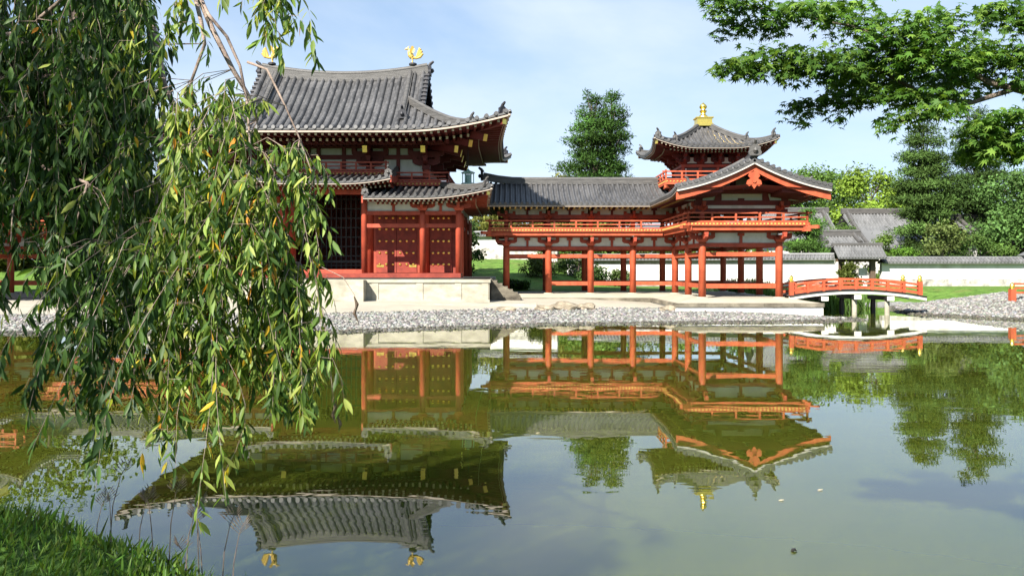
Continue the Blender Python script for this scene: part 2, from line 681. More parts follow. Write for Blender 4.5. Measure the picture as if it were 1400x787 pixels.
def gz1(x, y):
    return float(ground_z([(x, y)])[0][0])


# ------------------------------------------------------------------ tiled roofs
def curve(pts):
    xs, zs = [p[0] for p in pts], [p[1] for p in pts]
    n = len(xs)

    def f(d):
        r = 0.0
        for i in range(n):
            t = zs[i]
            for j in range(n):
                if j != i:
                    t *= (d - xs[j]) / (xs[i] - xs[j])
            r += t
        return r
    return f


class Roof:
    """A hipped roof: d is the distance in from the eave, u the distance along it from its middle; corners sweep up and out."""

    def __init__(s, cx, cy, hx, hy, prof, H=0, L=3., Fl=0, rl=0, D=None):
        s.cx, s.cy, s.hx, s.hy, s.prof, s.H, s.L, s.Fl, s.rl, s.D = cx, cy, hx, hy, prof, H, L, Fl, rl, D or hy

    def P(s, side, u, d, h=0):
        half = s.hx if side in 'fb' else s.hy
        a = min(1, max(0, (abs(u) - (half - s.L)) / s.L))
        k = max(0, 1 - d / s.L)
        z = s.prof(d) + s.H * a ** 2 * k ** 1.5 + h
        if side in 'fb' and s.rl:
            z += s.rl * min(1.2, (abs(u) / 5.0)) ** 2 * max(0, min(1, d / s.D)) ** 2
        fl = s.Fl * a ** 2 * k ** 2
        sg = 1 if u > 0 else -1
        if side == 'f':
            return (s.cx + u + fl * sg, s.cy - s.hy + d - fl, z)
        if side == 'b':
            return (s.cx + u + fl * sg, s.cy + s.hy - d + fl, z)
        if side == 'r':
            return (s.cx + s.hx - d + fl, s.cy + u + fl * sg, z)
        return (s.cx - s.hx + d - fl, s.cy + u + fl * sg, z)

    def side(s, c):
        return lambda u, d, h=0: s.P(c, u, d, h)

    def flat(s, z0, k):
        """The soffit below: same plan and sweep, its own slope."""
        return Roof(s.cx, s.cy, s.hx, s.hy, lambda d: z0 + k * d, s.H, s.L, s.Fl)


FR = [0, .17, .23, .33, .47, .61, .71, .77]
HH = [0, 0, .2, .37, .44, .37, .2, 0]


def tiles(mb, P, u0, u1, pitch, dmax, dmin=lambda u: 0., nd=12, course=.34, caps=True, m=0):
    n = max(1, round((u1 - u0) / pitch))
    p = (u1 - u0) / n
    cols = []
    for k in range(n):
        for f, h in zip(FR, HH):
            cols.append((u0 + (k + f) * p, h * p, k + f))
    cols.append((u1, 0, n))
    verts, att, span = [], [], []
    for (u, h, kk) in cols:
        a = dmin(u)
        b = max(a, dmax(u))
        span.append(b - a)
        for j in range(nd + 1):
            d = a + (b - a) * j / nd
            verts.append(P(u, d, h))
            att.append((kk + .001, d / course + .5 * (1 if (kk % 1) < .2 or (kk % 1) > .76 else 0), 0))
    faces = []
    for i in range(len(cols) - 1):
        if span[i] < .03 and span[i + 1] < .03:
            continue
        for j in range(nd):
            a = i * (nd + 1) + j
            faces.append((a, a + nd + 1, a + nd + 2, a + 1))
    st = len(mb.v)
    mb.add(verts, faces, m)
    mb.t = (mb.t or []) + [(st, np.array(att, np.float32))]
    # tile ends along the eave
    A, B = [], []
    for (u, h, kk) in cols:
        if dmin(u) < .02 and dmax(u) > .02:
            A.append(P(u, -.015, h))
            B.append(P(u, -.015, -.09))
    if len(A) > 1:
        mb.strip(A, B, m)
    if caps:
        for k in range(n):
            u = u0 + (k + .47) * p
            if dmin(u) < .02 and dmax(u) > .15:
                mb.tube([P(u, -.05, .12 * p), P(u, .12, .12 * p)], .245 * p, 10, m)
    return p


def rect_sect(w, h, z0=0):
    return [(-w / 2, z0), (w / 2, z0), (w / 2, z0 + h), (-w / 2, z0 + h)]


def ridge(mb, pts, w, h, m=0):
    """Stacked ridge courses with a round cap row."""
    mb.sweep(pts, rect_sect(w, h * .3, -.08), m)
    mb.sweep(pts, rect_sect(w * .82, h * .36, h * .3 - .08), m)
    mb.sweep(pts, rect_sect(w * .9, h * .08, h * .66 - .08), m)
    r = w * .33
    mb.sweep(pts, [(r * math.cos(t), h * .74 - .08 + r * .9 * math.sin(t)) for t in [math.pi * i / 6 for i in range(7)]], m)


def oni(mb, p, d, s=1., m=0):
    """Demon-face ridge-end tile with a curled horn, facing horizontal direction d."""
    d = Vector((d[0], d[1], 0)).normalized()
    sd = Vector((-d.y, d.x, 0))
    p = Vector(p)
    sh = [(-.3, -.12), (.3, -.12), (.36, .06), (.28, .2), (.3, .36), (.14, .46), (0, .55), (-.14, .46), (-.3, .36), (-.28, .2), (-.36, .06)]
    mb.plate([p + sd * (a * s) + Vector((0, 0, b * s)) for a, b in sh], d * (.16 * s), m)
    mb.tube([p + d * (.14 * s) + Vector((0, 0, .12 * s)), p + d * (.24 * s) + Vector((0, 0, .2 * s)), p + d * (.22 * s) + Vector((0, 0, .3 * s))], [.14 * s, .12 * s, .06 * s], 8, m)
    mb.tube([p + Vector((0, 0, .42 * s)), p + d * (.12 * s) + Vector((0, 0, .6 * s)), p + d * (.3 * s) + Vector((0, 0, .74 * s))], [.11 * s, .1 * s, .07 * s], 8, m)


def eave_board(mb, P, us, m=0, drop=.15, w=.1, h=.09, d0=.02):
    mb.sweep([P(u, d0 + w / 2, -drop) for u in us], rect_sect(w, h, -h / 2), m)


def lin(a, b, n):
    return [a + (b - a) * i / (n - 1) for i in range(n)]


def soffit(mb, P, u0, u1, dlim, dmax, n=24, m=0, d0=.03, nd=3):
    us = lin(u0, u1, n)
    rows = [[P(u, d0 + (max(d0 + .001, min(dlim, dmax(u))) - d0) * j / nd) for u in us] for j in range(nd + 1)]
    for j in range(nd):
        mb.strip(rows[j], rows[j + 1], m)


def rafters(mb, P, u0, u1, step, d0, d1, dmax, w=.1, h=.13, z=0., m=0, mc=1, slope=0.):
    n = max(2, round((u1 - u0) / step))
    for i in range(n + 1):
        u = u0 + (u1 - u0) * i / n
        e = min(d1, dmax(u) - .05)
        if e - d0 < .15:
            continue
        p, q = Vector(P(u, d0, z)), Vector(P(u, e, z + slope))
        mb.bar(p, q, w, h, m)
        dd = (p - q).normalized()
        mb.bar(p + dd * .012, p - dd * .004, w + .006, h + .006, mc)


def hip_path(rf, side, sg, d0, d1, n=10, h=.12):
    return [rf.P(side, sg * ((rf.hx if side in 'fb' else rf.hy) - d), d, h) for d in lin(d0, d1, n)]


# ------------------------------------------------------------------ carpentry
def column(parent, x, y, z0, z1, r, m, foot=None):
    b = MB()
    b.tube([(x, y, z0), (x, y, z1 - .25), (x, y, z1)], [r, r, r * .9], 14)
    o = b.build('column', m, parent, smooth=False)
    o.data.polygons.foreach_set('use_smooth', [len(p.vertices) == 4 for p in o.data.polygons])
    if foot:
        f = MB()
        f.tube([(x, y, z0 - .02), (x, y, z0 + .05)], [r * 1.7, r * 1.45], 14)
        f.build('foot_stone', foot, o)
    return o


def beam(parent, p, q, w, h, m, name='beam'):
    b = MB()
    b.bar(p, q, w, h)
    return b.build(name, m, parent)


def bracket(parent, x, y, z, m, wall=(1, 0), s=1.0, out=.75, wl=.62, tiers=1):
    """Capital block, cross arms along and across the wall, bearing blocks on the arm ends."""
    b = MB()
    w = Vector((wall[0], wall[1], 0)).normalized()
    o = Vector((w.y, -w.x, 0))
    p = Vector((x, y, z))
    b.add([p + w * (a * .17 * s) + o * (c * .17 * s) for a, c in ((-1, -1), (1, -1), (1, 1), (-1, 1))] +
          [p + w * (a * .26 * s) + o * (c * .26 * s) + Vector((0, 0, .12 * s)) for a, c in ((-1, -1), (1, -1), (1, 1), (-1, 1))] +
          [p + w * (a * .26 * s) + o * (c * .26 * s) + Vector((0, 0, .24 * s)) for a, c in ((-1, -1), (1, -1), (1, 1), (-1, 1))],
          [(0, 1, 5, 4), (1, 2, 6, 5), (2, 3, 7, 6), (3, 0, 4, 7), (4, 5, 9, 8), (5, 6, 10, 9), (6, 7, 11, 10), (7, 4, 8, 11), (8, 9, 10, 11), (3, 2, 1, 0)])
    for t in range(tiers):
        zz = z + (.18 + .3 * t) * s
        for dv, L in ((w, wl + .25 * t), (o, out + .3 * t)):
            L *= s
            sd = Vector((-dv.y, dv.x, 0)) * (.075 * s)
            pr = [(-L, .16), (L, .16), (L, .05), (L * .82, -.03), (L * .5, -.05), (-L * .5, -.05), (-L * .82, -.03), (-L, .05)]
            q = Vector((x, y, zz + .003 * (dv is o)))
            b.plate([q + dv * a + Vector((0, 0, c * s)) - sd for a, c in pr], sd * 2)
            for a in (-L + .1 * s, L - .1 * s):
                c = q + dv * a + Vector((0, 0, .22 * s))
                b.cbox(c, (.19 * s, .19 * s, .115 * s))
    return b.build('bracket', m, parent)


def railing(parent, p, q, m, h=.5, step=1.2, ends=.15, mp_=None):
    """Balcony railing: three rails as the part, each post a piece of its own."""
    p, q = Vector(p), Vector(q)
    d = (q - p).normalized()
    L = (q - p).length
    b = MB()
    for zz, hh, w, ext in ((.05, .08, .1, .02), (h * .55, .06, .07, .02), (h, .075, .075, ends)):
        b.bar(p + Vector((0, 0, zz)) - d * ext, q + Vector((0, 0, zz)) + d * ext, w, hh)
    o = b.build('railing', m, parent)
    n = max(1, round(L / step))
    for i in range(n + 1):
        c = p + d * (L * i / n)
        g = MB()
        tall = .1 if i in (0, n) else -.04
        g.box(c.x - .045, c.x + .045, c.y - .045, c.y + .045, c.z, c.z + h + tall)
        g.build('railing_post', mp_ or m, o)
    return o


# ------------------------------------------------------------------ the central hall
HX, HY = -9.95, 51.85
hall = thing('temple_hall', (HX, HY, .55), 'large red temple hall with sweeping grey tiled roofs on a pale stone base', 'temple hall')


def hbox(x0, x1, y0, y1, z0, z1, name, m, parent=None):
    b = MB()
    b.box(x0, x1, y0, y1, z0, z1)
    return b.build(name, m, parent or hall)


# stone base with coping and pilasters, front landing, side steps
b = MB()
X0, X1, Y0 = HX - 8.8, -1.16, 44.5
b.box(X0, X1, Y0, 59.2, .3, 1.55)
b.box(X0 - .06, X1 + .06, Y0 - .07, 59.26, 1.55, 1.72)
for xx in (X1 - .22, -2.75, -4.72, -7.0, HX - 2.8, HX - 5.2, HX - 8.5):
    b.box(xx - .17, xx + .17, Y0 - .035, Y0 + .1, .6, 1.549)
b.box(X0 - .02, X1 + .02, Y0 - .05, Y0 + .1, .5, .68)
stone_base = b.build('stone_base', 'stone', hall)
b = MB()
b.box(HX - 2.5, HX + 2.5, 43.62, 44.42, .3, 1.70)
b.build('front_landing', 'stone', hall)
b = MB()
b.box(X0 - .6, 1.2, 42.5, 44.44, .1, .56)
b.build('stone_terrace', 'stone', hall)
b = MB()
for i in range(5):
    b.box(-1.08 + i * .28, -1.08 + (i + 1) * .28, 46.2, 49.4, .5, 1.62 - i * .17)
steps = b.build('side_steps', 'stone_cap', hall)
b = MB()
b.plate([(-1.09, 45.86, 1.70), (.45, 45.86, .86), (.45, 45.86, .5), (-1.09, 45.86, .5)], (0, .32, 0))
b.build('stair_cheek', 'stone_cap', steps)
b = MB()
b.box(X0 + .05, X1 + .03, 44.62, 45.5, 1.723, 1.80)
b.box(-2.5, X1 + .05, 44.56, 44.72, 1.80, 1.86)
b.build('deck_edge', 'black', hall)
b = MB()
b.box(HX - 7.3, HX + 7.25, 45.72, 47.8, 1.722, 2.03)
b.build('veranda_floor', 'doorred', hall)

UC = [2.15, 5.23, 7.13]
for s in (-1, 1):
    for u in UC:
        column(hall, HX + s * u, 46.0, 2.03, 6.45 if u < 3 else 5.32, .165, 'red')
    for y in (47.95, 51.85, 55.75, 57.7):
        column(hall, HX + s * 7.13, y, 1.7, 5.3, .165, 'red')
    for u in (2.15, 5.23):
        column(hall, HX + s * u, 47.95, 2.03, 8.2, .2, 'red')
    # beams across the veranda front
    for (a, c) in ((2.15, 5.23), (5.23, 7.13)):
        xa, xb = HX + s * a, HX + s * c
        beam(hall, (xa, 45.99, 5.2), (xb, 45.99, 5.2), .15, .2, 'red')
        beam(hall, (xa, 45.98, 4.53), (xb, 45.98, 4.53), .12, .2, 'red')
        pl = MB()
        lo, hi = min(xa, xb), max(xa, xb)
        pl.box(lo + .1, hi - .1, 46.0, 46.06, 5.303, 5.95)
        pl.build('plaster_panel', 'white', hall)
        mid = (xa + xb) / 2
        st = MB()
        st.box(mid - .07, mid + .07, 45.93, 45.998, 5.303, 5.72)
        st.cbox((mid, 45.96, 5.66), (.26, .16, .11))
        st.build('strut', 'red', hall)
    for u in UC:
        bracket(hall, HX + s * u, 45.97, 5.32 if u > 3 else 6.35, 'red', s=1.05, out=.55)
    beam(hall, (HX + s * 7.13, 46, 5.2), (HX + s * 7.13, 57.7, 5.2), .15, .2, 'red')
    beam(hall, (HX + s * 7.13, 46, 4.53), (HX + s * 7.13, 57.7, 4.53), .12, .2, 'red')
    pl = MB()
    pl.box(HX + s * 7.1 - .03, HX + s * 7.1 + .03, 46.2, 57.5, 5.303, 5.9)
    pl.build('plaster_panel', 'white', hall)
beam(hall, (HX - 2.15, 45.99, 6.3), (HX + 2.15, 45.99, 6.3), .16, .24, 'red')
beam(hall, (HX - 2.15, 45.97, 2.13), (HX + 2.15, 45.97, 2.13), .14, .2, 'red', 'sill')

# walls of the inner sanctuary
b = MB()
for s in (-1, 1):
    b.box(HX + s * 5.2 - .06, HX + s * 5.2 + .06, 48.05, 55.75, 1.72, 9.7)
    lo, hi = sorted((HX + s * 2.2, HX + s * 5.15))
    b.box(lo, hi, 47.97, 48.07, 1.72, 7.0)
    lo, hi = sorted((HX + s * 5.35, HX + s * 7.05))
    b.box(lo, hi - .08 if s > 0 else hi, 48.0, 48.08, 1.72, 5.9)
b.box(HX - 5.2, HX + 5.2, 55.7, 55.8, 1.72, 9.7)
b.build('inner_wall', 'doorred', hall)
b = MB()
b.box(HX - 5.1, HX + 5.1, 48.0, 48.1, 7.0, 9.7)
b.build('upper_wall', 'white', hall)
b = MB()
b.box(HX - 5.1, HX + 5.1, 48.12, 55.6, 6.6, 6.7)
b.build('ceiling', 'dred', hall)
# dark lattice standing open inside the middle bay
b = MB()
for i in range(15):
    x = HX - 2.0 + i * 4.0 / 14
    b.box(x - .03, x + .03, 50.7, 50.76, 1.75, 6.5)
for i in range(9):
    z = 1.9 + i * .55
    b.box(HX - 2.05, HX + 2.05, 50.76, 50.81, z - .03, z + .03)
b.box(HX - 2.1, HX + 2.1, 50.65, 50.7, 2.6, 2.75)
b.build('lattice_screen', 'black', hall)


def door(parent, x0, x1, y, z0, z1, cols, rows, plates):
    d = MB()
    d.box(x0, x1, y - .09, y, z0, z1)
    o = d.build('door', 'doorred', parent)
    stud = None
    for i in range(cols):
        for z in rows:
            x = x0 + (i + .5) * (x1 - x0) / cols
            if stud is None:
                g = MB()
                g.tube([(x, y - .085, z), (x, y - .12, z), (x, y - .15, z)], [.072, .068, .03], 10)
                stud = g.build('stud', 'gold', o)
                sx, sz = x, z
            else:
                c = stud.copy()
                col.objects.link(c)
                c.location = (x - sx, 0, z - sz)
    for (a, c) in plates:
        g = MB()
        g.box(a, c, y - .105, y - .088, z0 + .30, z0 + .42)
        g.build('hinge_plate', 'gold', o)
    return o


rows = [2.5, 3.13, 3.78, 4.43, 5.05]
for s in (-1, 1):
    xs = sorted((HX + s * 2.5, HX + s * 4.72))
    xm = (xs[0] + xs[1]) / 2
    door(hall, xs[0], xm - .012, 47.9, 2.05, 5.3, 3, rows, [(xs[0] + .02, xs[0] + .42)])
    door(hall, xm + .012, xs[1], 47.9, 2.05, 5.3, 3, rows, [(xs[1] - .42, xs[1] - .02)])
    xs = sorted((HX + s * 5.45, HX + s * 6.62))
    door(hall, xs[0], xs[1], 47.96, 2.05, 5.3, 4, rows, [])
    for xx in (HX + s * 2.42, HX + s * 4.8):
        fr = MB()
        fr.box(xx - .07, xx + .07, 47.86, 47.965, 2.04, 5.4)
        fr.build('door_jamb', 'red', hall)

# upper storey timbers
for s in (-1, 1):
    lo, hi = sorted((HX + s * 2.15, HX + s * 5.23))
    beam(hall, (lo, 47.93, 8.39), (hi, 47.93, 8.39), .16, .24, 'dred')
    beam(hall, (lo, 47.93, 7.25), (hi, 47.93, 7.25), .16, .2, 'dred')
    st = MB()
    st.box((lo + hi) / 2 - .1, (lo + hi) / 2 + .1, 47.86, 47.99, 7.0, 8.98)
    st.build('strut', 'dred', hall)
beam(hall, (HX - 2.15, 47.93, 8.39), (HX + 2.15, 47.93, 8.39), .16, .24, 'dred')
for u in (-.7, .7):
    st = MB()
    st.box(HX + u - .1, HX + u + .1, 47.86, 47.99, 7.0, 8.98)
    st.build('strut', 'dred', hall)
beam(hall, (HX - 6.6, 47.9, 9.0), (HX + 6.6, 47.9, 9.0), .2, .24, 'dred', 'purlin')
beam(hall, (HX - 7.2, 46.6, 9.0), (HX + 7.2, 46.6, 9.0), .2, .22, 'dred', 'purlin')
for s in (-1, 1):
    beam(hall, (HX + s * 5.25, 46.4, 9.02), (HX + s * 5.25, 57.2, 9.02), .2, .22, 'dred', 'purlin')
    beam(hall, (HX + s * 6.5, 46.0, 9.03), (HX + s * 6.5, 57.6, 9.03), .2, .22, 'dred', 'purlin')


def tail(parent, p, q, w=.22, h=.34):
    g = MB()
    g.bar(p, q, w, h)
    o = g.build('tail_rafter', 'dred', parent)
    p, q = Vector(p), Vector(q)
    d = (q - p).normalized()
    c = MB()
    c.bar(q - d * .01, q + d * .03, w + .02, h + .02)
    c.build('gilt_cap', 'gold', o)
    return o


for u in (-5.23, -2.15, 2.15, 5.23):
    x = HX + u
    b = MB()
    b.cbox((x, 47.9, 7.85), (.42, .42, .3))
    for (zz, wl_, ol) in ((8.05, .75, .75), (8.5, 1.0, 1.2)):
        for dv, L in ((Vector((1, 0, 0)), wl_), (Vector((0, 1, 0)), ol)):
            pr = [(-L, .2), (L, .2), (L, .05), (L * .8, -.08), (L * .5, -.12), (-L * .5, -.12), (-L * .8, -.08), (-L, .05)]
            sd = Vector((-dv.y, dv.x, 0)) * .1
            q = Vector((x, 47.88, zz))
            b.plate([q + dv * a + Vector((0, 0, c)) - sd for a, c in pr], sd * 2)
            for a in (-L + .13, 0, L - .13):
                b.cbox(q + dv * a + Vector((0, 0, .27)), (.27, .27, .16))
    b.build('bracket', 'dred', hall)
    tail(hall, (x, 48.0, 9.1), (x, 46.1, 8.6))
for s in (-1, 1):
    for (a, c) in ((.3, 1.75), (1.6, 2.55), (2.4, 3.35)):
        z1 = 8.6 + (c - 1.75) * .23
        tail(hall, (HX + s * (5.23 + a), 47.9 - a, z1 + .35), (HX + s * (5.23 + c), 47.9 - c, z1))
    tail(hall, (HX + s * 5.0, 47.95, 9.1), (HX + s * 7.15, 47.95, 8.6))
    for y in (50.0, 52.5, 55.0):
        tail(hall, (HX + s * 5.0, y, 9.1), (HX + s * 7.1, y, 8.55))
        b = MB()
        for zz, L in ((8.05, .8), (8.5, 1.2)):
            b.cbox((HX + s * 5.23, y, zz), (L * 2, .2, .28))
            b.cbox((HX + s * (5.23 + L - .15), y, zz + .26), (.27, .27, .16))
            b.cbox((HX + s * 5.23, y, zz + .003), (.2, L * 1.6, .28))
        b.build('bracket', 'dred', hall)

# upper balconies
for (x0, x1, y, z) in ((HX + 3.55, HX + 6.5, 46.9, 6.98), (HX - 6.5, HX - 3.55, 46.9, 6.98), (HX - 3.25, HX + 3.25, 46.6, 7.5)):
    b = MB()
    b.box(x0, x1, y - .05, 47.85, z - .1, z - .02, 0)
    b.box(x0, x1, y - .02, y + .12, z - .26, z - .102, 0)
    n = int((x1 - x0) / .2)
    for i in range(n + 1):
        xx = x0 + .05 + (x1 - x0 - .1) * i / n
        b.box(xx - .04, xx + .04, y - .075, y - .04, z - .19, z - .11, 1)
    b.build('balcony', ['red', 'ochre'], hall)
    railing(hall, (x0 + .05, y, z), (x1 - .05, y, z), 'red', h=.45, step=.85)
for s in (-1, 1):
    railing(hall, (HX + s * 6.45, 46.9, 6.98), (HX + s * 6.45, 56.5, 6.98), 'red', h=.45, step=1.0)
    hbox(*sorted((HX + s * 5.3, HX + s * 6.5)), 47.86, 56.6, 6.88, 6.96, 'balcony', 'red')

# main roof
prof1 = curve([(0, 9.35), (3.8, 10.4), (5.45, 11.55), (7.95, 13.5)])
R1 = Roof(HX, HY, 9.4, 7.95, prof1, H=.78, L=5.2, Fl=.5, rl=.5)
roof = MB()
HS = 3.95
for side in 'fb':
    P = R1.side(side)
    dm = lambda u: 7.95 if abs(u) <= HS else R1.hx - abs(u)
    n_p = tiles(roof, P, -HS, HS, .41, lambda u: 7.95, nd=18)
    tiles(roof, P, HS, R1.hx, .41, lambda u: max(0, R1.hx - abs(u)), nd=12)
    tiles(roof, P, -R1.hx, -HS, .41, lambda u: max(0, R1.hx - abs(u)), nd=12)
    PU = lambda u, d, h=0, P=P: P(u, d, h + .05)
    tiles(roof, PU, HS, 4.95, .4, lambda u: 7.95, lambda u: 5.1, nd=8)
    tiles(roof, PU, -4.95, -HS, .4, lambda u: 7.95, lambda u: 5.1, nd=8)
for side in 'lr':
    tiles(roof, R1.side(side), -R1.hy, R1.hy, .41, lambda u: min(R1.hx - 4.1, R1.hy - abs(u)), nd=10)
roof_o = roof.build('roof', 'tile', hall)
b = MB()
eave_us = lin(-R1.hx, R1.hx, 41)
for side in 'fb':
    eave_board(b, R1.side(side), eave_us)
for side in 'lr':
    eave_board(b, R1.side(side), lin(-R1.hy, R1.hy, 41))
b.build('eave_board', 'eaveline', roof_o)
S1 = R1.flat(9.16, .035)
b = MB()
for side, half in (('f', R1.hx), ('b', R1.hx), ('l', R1.hy), ('r', R1.hy)):
    soffit(b, S1.side(side), -half, half, 4.3, lambda u, half=half: half - abs(u), n=40)
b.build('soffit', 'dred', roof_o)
for side, half in (('f', R1.hx), ('l', R1.hy), ('r', R1.hy)):
    b = MB()
    P = S1.side(side)
    dmx = lambda u, half=half: half - abs(u)
    rafters(b, P, -half + .5, half - .5, .34, .22, 4.2, dmx, .11, .12, -.08)
    rafters(b, P, -half + 1.5, half - 1.5, .34, 1.3, 4.2, dmx, .11, .14, -.25)
    b.build('rafters', ['dred', 'cream'], roof_o)
b = MB()
pts = [(HX + x, HY, 13.42 + .5 * min(1.2, abs(x) / 5) ** 2) for x in lin(-5.0, 5.0, 17)]
ridge(b, pts, .46, .72)
b.build('main_ridge', 'ridge', roof_o)
for s in (-1, 1):
    b = MB()
    oni(b, (HX + s * 4.98, HY, 13.85), (s, 0), 1.0)
    b.build('ridge_end_tile', 'dark', roof_o)
    for side in 'fb':
        sy = -1 if side == 'f' else 1
        b = MB()
        path = [R1.P(side, s * HS, d, .1) for d in lin(7.75, 3.7, 10)]
        ridge(b, path, .34, .42)
        b.build('descending_ridge', 'ridge', roof_o)
        b = MB()
        oni(b, Vector(path[-1]) + Vector((0, 0, .05)), (0, sy), .8)
        b.build('ridge_end_tile', 'dark', roof_o)
        b = MB()
        p2 = hip_path(R1, side, s, 5.3, 1.7)
        ridge(b, p2, .32, .42)
        b.build('corner_ridge', 'ridge', roof_o)
        b = MB()
        oni(b, Vector(p2[-1]) + Vector((0, 0, .05)), (s, sy), .75)
        b.build('ridge_end_tile', 'ridge', roof_o)
        b = MB()
        p3 = hip_path(R1, side, s, 1.75, .35)
        ridge(b, p3, .28, .26)
        b.build('corner_ridge', 'ridge', roof_o)
        b = MB()
        oni(b, Vector(p3[-1]), (s, sy), .8)
        b.build('ridge_end_tile', 'dark', roof_o)
        # hip rafter with gilt end
        q = Vector(S1.P(side, s * (S1.hx - .25), .25, -.16))
        tail(roof_o, Vector(S1.P(side, s * (S1.hx - 4.2), 4.2, -.16)), q, .24, .28)
    # verge of the gable, gable wall
    b = MB()
    for side in 'fb':
        path = [R1.P(side, s * 4.98, d, .0) for d in lin(4.9, 7.95, 10)]
        b.sweep(path, rect_sect(.1, .3, -.26))
        for i in range(9):
            d = 5.1 + i * .34
            p_ = Vector(R1.P(side, s * 4.98, d, .08))
            b.tube([p_ - Vector((s * .25, 0, 0)), p_ + Vector((s * .09, 0, 0))], .1, 8)
    b.build('verge', 'dark', roof_o)
    b = MB()
    poly = [R1.P('f', s * 4.1, d, -.1) for d in lin(5.3, 7.9, 8)] + [R1.P('b', s * 4.1, d, -.1) for d in lin(7.9, 5.3, 8)]
    b.plate([(HX + s * 4.1, p[1], p[2]) for p in poly], (s * .08, 0, 0))
    b.build('gable_wall', 'dred', roof_o)

# lower roof round the hall, open in the middle of the front for the raised roof
prof2 = curve([(0, 5.97), (1.8, 6.38), (3.65, 7.0)])
R2 = Roof(HX, HY, 8.75, 7.5, prof2, H=.5, L=3.6, Fl=.22)
DL = 3.55
roof = MB()
tiles(roof, R2.side('f'), 2.35, R2.hx, .36, lambda u: min(DL, R2.hx - abs(u)), nd=8)
tiles(roof, R2.side('f'), -R2.hx, -2.35, .36, lambda u: min(DL, R2.hx - abs(u)), nd=8)
tiles(roof, R2.side('b'), -R2.hx, R2.hx, .36, lambda u: min(DL, R2.hx - abs(u)), nd=6)
for side in 'lr':
    tiles(roof, R2.side(side), -R2.hy, R2.hy, .36, lambda u: min(DL, R2.hy - abs(u)), nd=6)
lower = roof.build('lower_roof', 'tile', hall)
S2 = R2.flat(5.8, .06)
b, sf = MB(), MB()
for side, half in (('f', R2.hx), ('b', R2.hx), ('l', R2.hy), ('r', R2.hy)):
    runs = ((-half, -2.35), (2.35, half)) if side == 'f' else ((-half, half),)
    for (a, c) in runs:
        eave_board(b, R2.side(side), lin(a, c, 24), drop=.14, w=.09, h=.07)
        soffit(sf, S2.side(side), a, c, DL, lambda u, half=half: half - abs(u), n=20)
b.build('eave_board', 'eaveline', lower)
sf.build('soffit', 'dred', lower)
for side, half in (('f', R2.hx), ('r', R2.hy), ('l', R2.hy)):
    b = MB()
    for (a, c) in (((-half, -2.4), (2.4, half)) if side == 'f' else ((-half, half),)):
        rafters(b, S2.side(side), a + .2, c - .2, .24, .15, 3.3, lambda u, half=half: half - abs(u), .08, .09, -.06)
        rafters(b, S2.side(side), a + .5, c - .5, .24, .75, 3.3, lambda u, half=half: half - abs(u), .08, .1, -.18)
    b.build('rafters', ['red', 'cream'], lower)
for s in (-1, 1):
    for side in 'fb':
        sy = -1 if side == 'f' else 1
        b = MB()
        p2 = hip_path(R2, side, s, DL, .3)
        ridge(b, p2, .26, .3)
        b.build('corner_ridge', 'ridge', lower)
        b = MB()
        oni(b, p2[-1], (s, sy), .6)
        b.build('ridge_end_tile', 'ridge', lower)
        tail(lower, Vector(S2.P(side, s * (S2.hx - 1.8), 1.8, -.1)), Vector(S2.P(side, s * (S2.hx - .2), .2, -.1)), .16, .18)
    b = MB()
    p2 = [R2.P('f', s * 2.42, d, .1) for d in lin(DL, .25, 8)]
    ridge(b, p2, .26, .28)
    oni(b, p2[-1], (0, -1), .55)
    b.build('verge_ridge', 'ridge', lower)
    b = MB()
    b.sweep([S2.P('f', s * 2.3, d, .02) for d in lin(.05, 2.2, 6)], rect_sect(.08, .34, -.2))
    b.build('verge_board', 'red', lower)
# raised roof over the middle bay
prof3 = curve([(0, 6.72), (1.8, 7.1), (3.65, 7.62)])
R3 = Roof(HX, HY, 3.75, 7.5, prof3, H=.28, L=2.6)
roof = MB()
tiles(roof, R3.side('f'), -3.75, 3.75, .36, lambda u: 3.6, nd=8)
raised = roof.build('raised_roof', 'tile', hall)
b = MB()
eave_board(b, R3.side('f'), lin(-3.75, 3.75, 24), drop=.14, w=.09, h=.07)
b.build('eave_board', 'eaveline', raised)
S3 = R3.flat(6.56, .06)
b = MB()
soffit(b, S3.side('f'), -3.75, 3.75, 3.6, lambda u: 9, n=16)
b.build('soffit', 'dred', raised)
b = MB()
rafters(b, S3.side('f'), -3.6, 3.6, .24, .15, 3.3, lambda u: 9, .08, .09, -.06)
rafters(b, S3.side('f'), -3.6, 3.6, .24, .75, 3.3, lambda u: 9, .08, .1, -.18)
b.build('rafters', ['red', 'cream'], raised)
for s in (-1, 1):
    b = MB()
    p2 = [R3.P('f', s * 3.62, d, .1) for d in lin(3.6, .2, 8)]
    ridge(b, p2, .26, .3)
    oni(b, p2[-1], (0, -1), .6)
    b.build('verge_ridge', 'ridge', raised)
    b = MB()
    b.sweep([R3.P('f', s * 3.76, d, -.02) for d in lin(.05, 3.6, 8)], rect_sect(.08, .34, -.3))
    b.build('verge_board', 'red', raised)
    b = MB()
    b.box(*sorted((HX + s * 2.5, HX + s * 2.62)), 45.9, 48.0, 5.9, 6.6)
    b.build('side_wall', 'dred', raised)


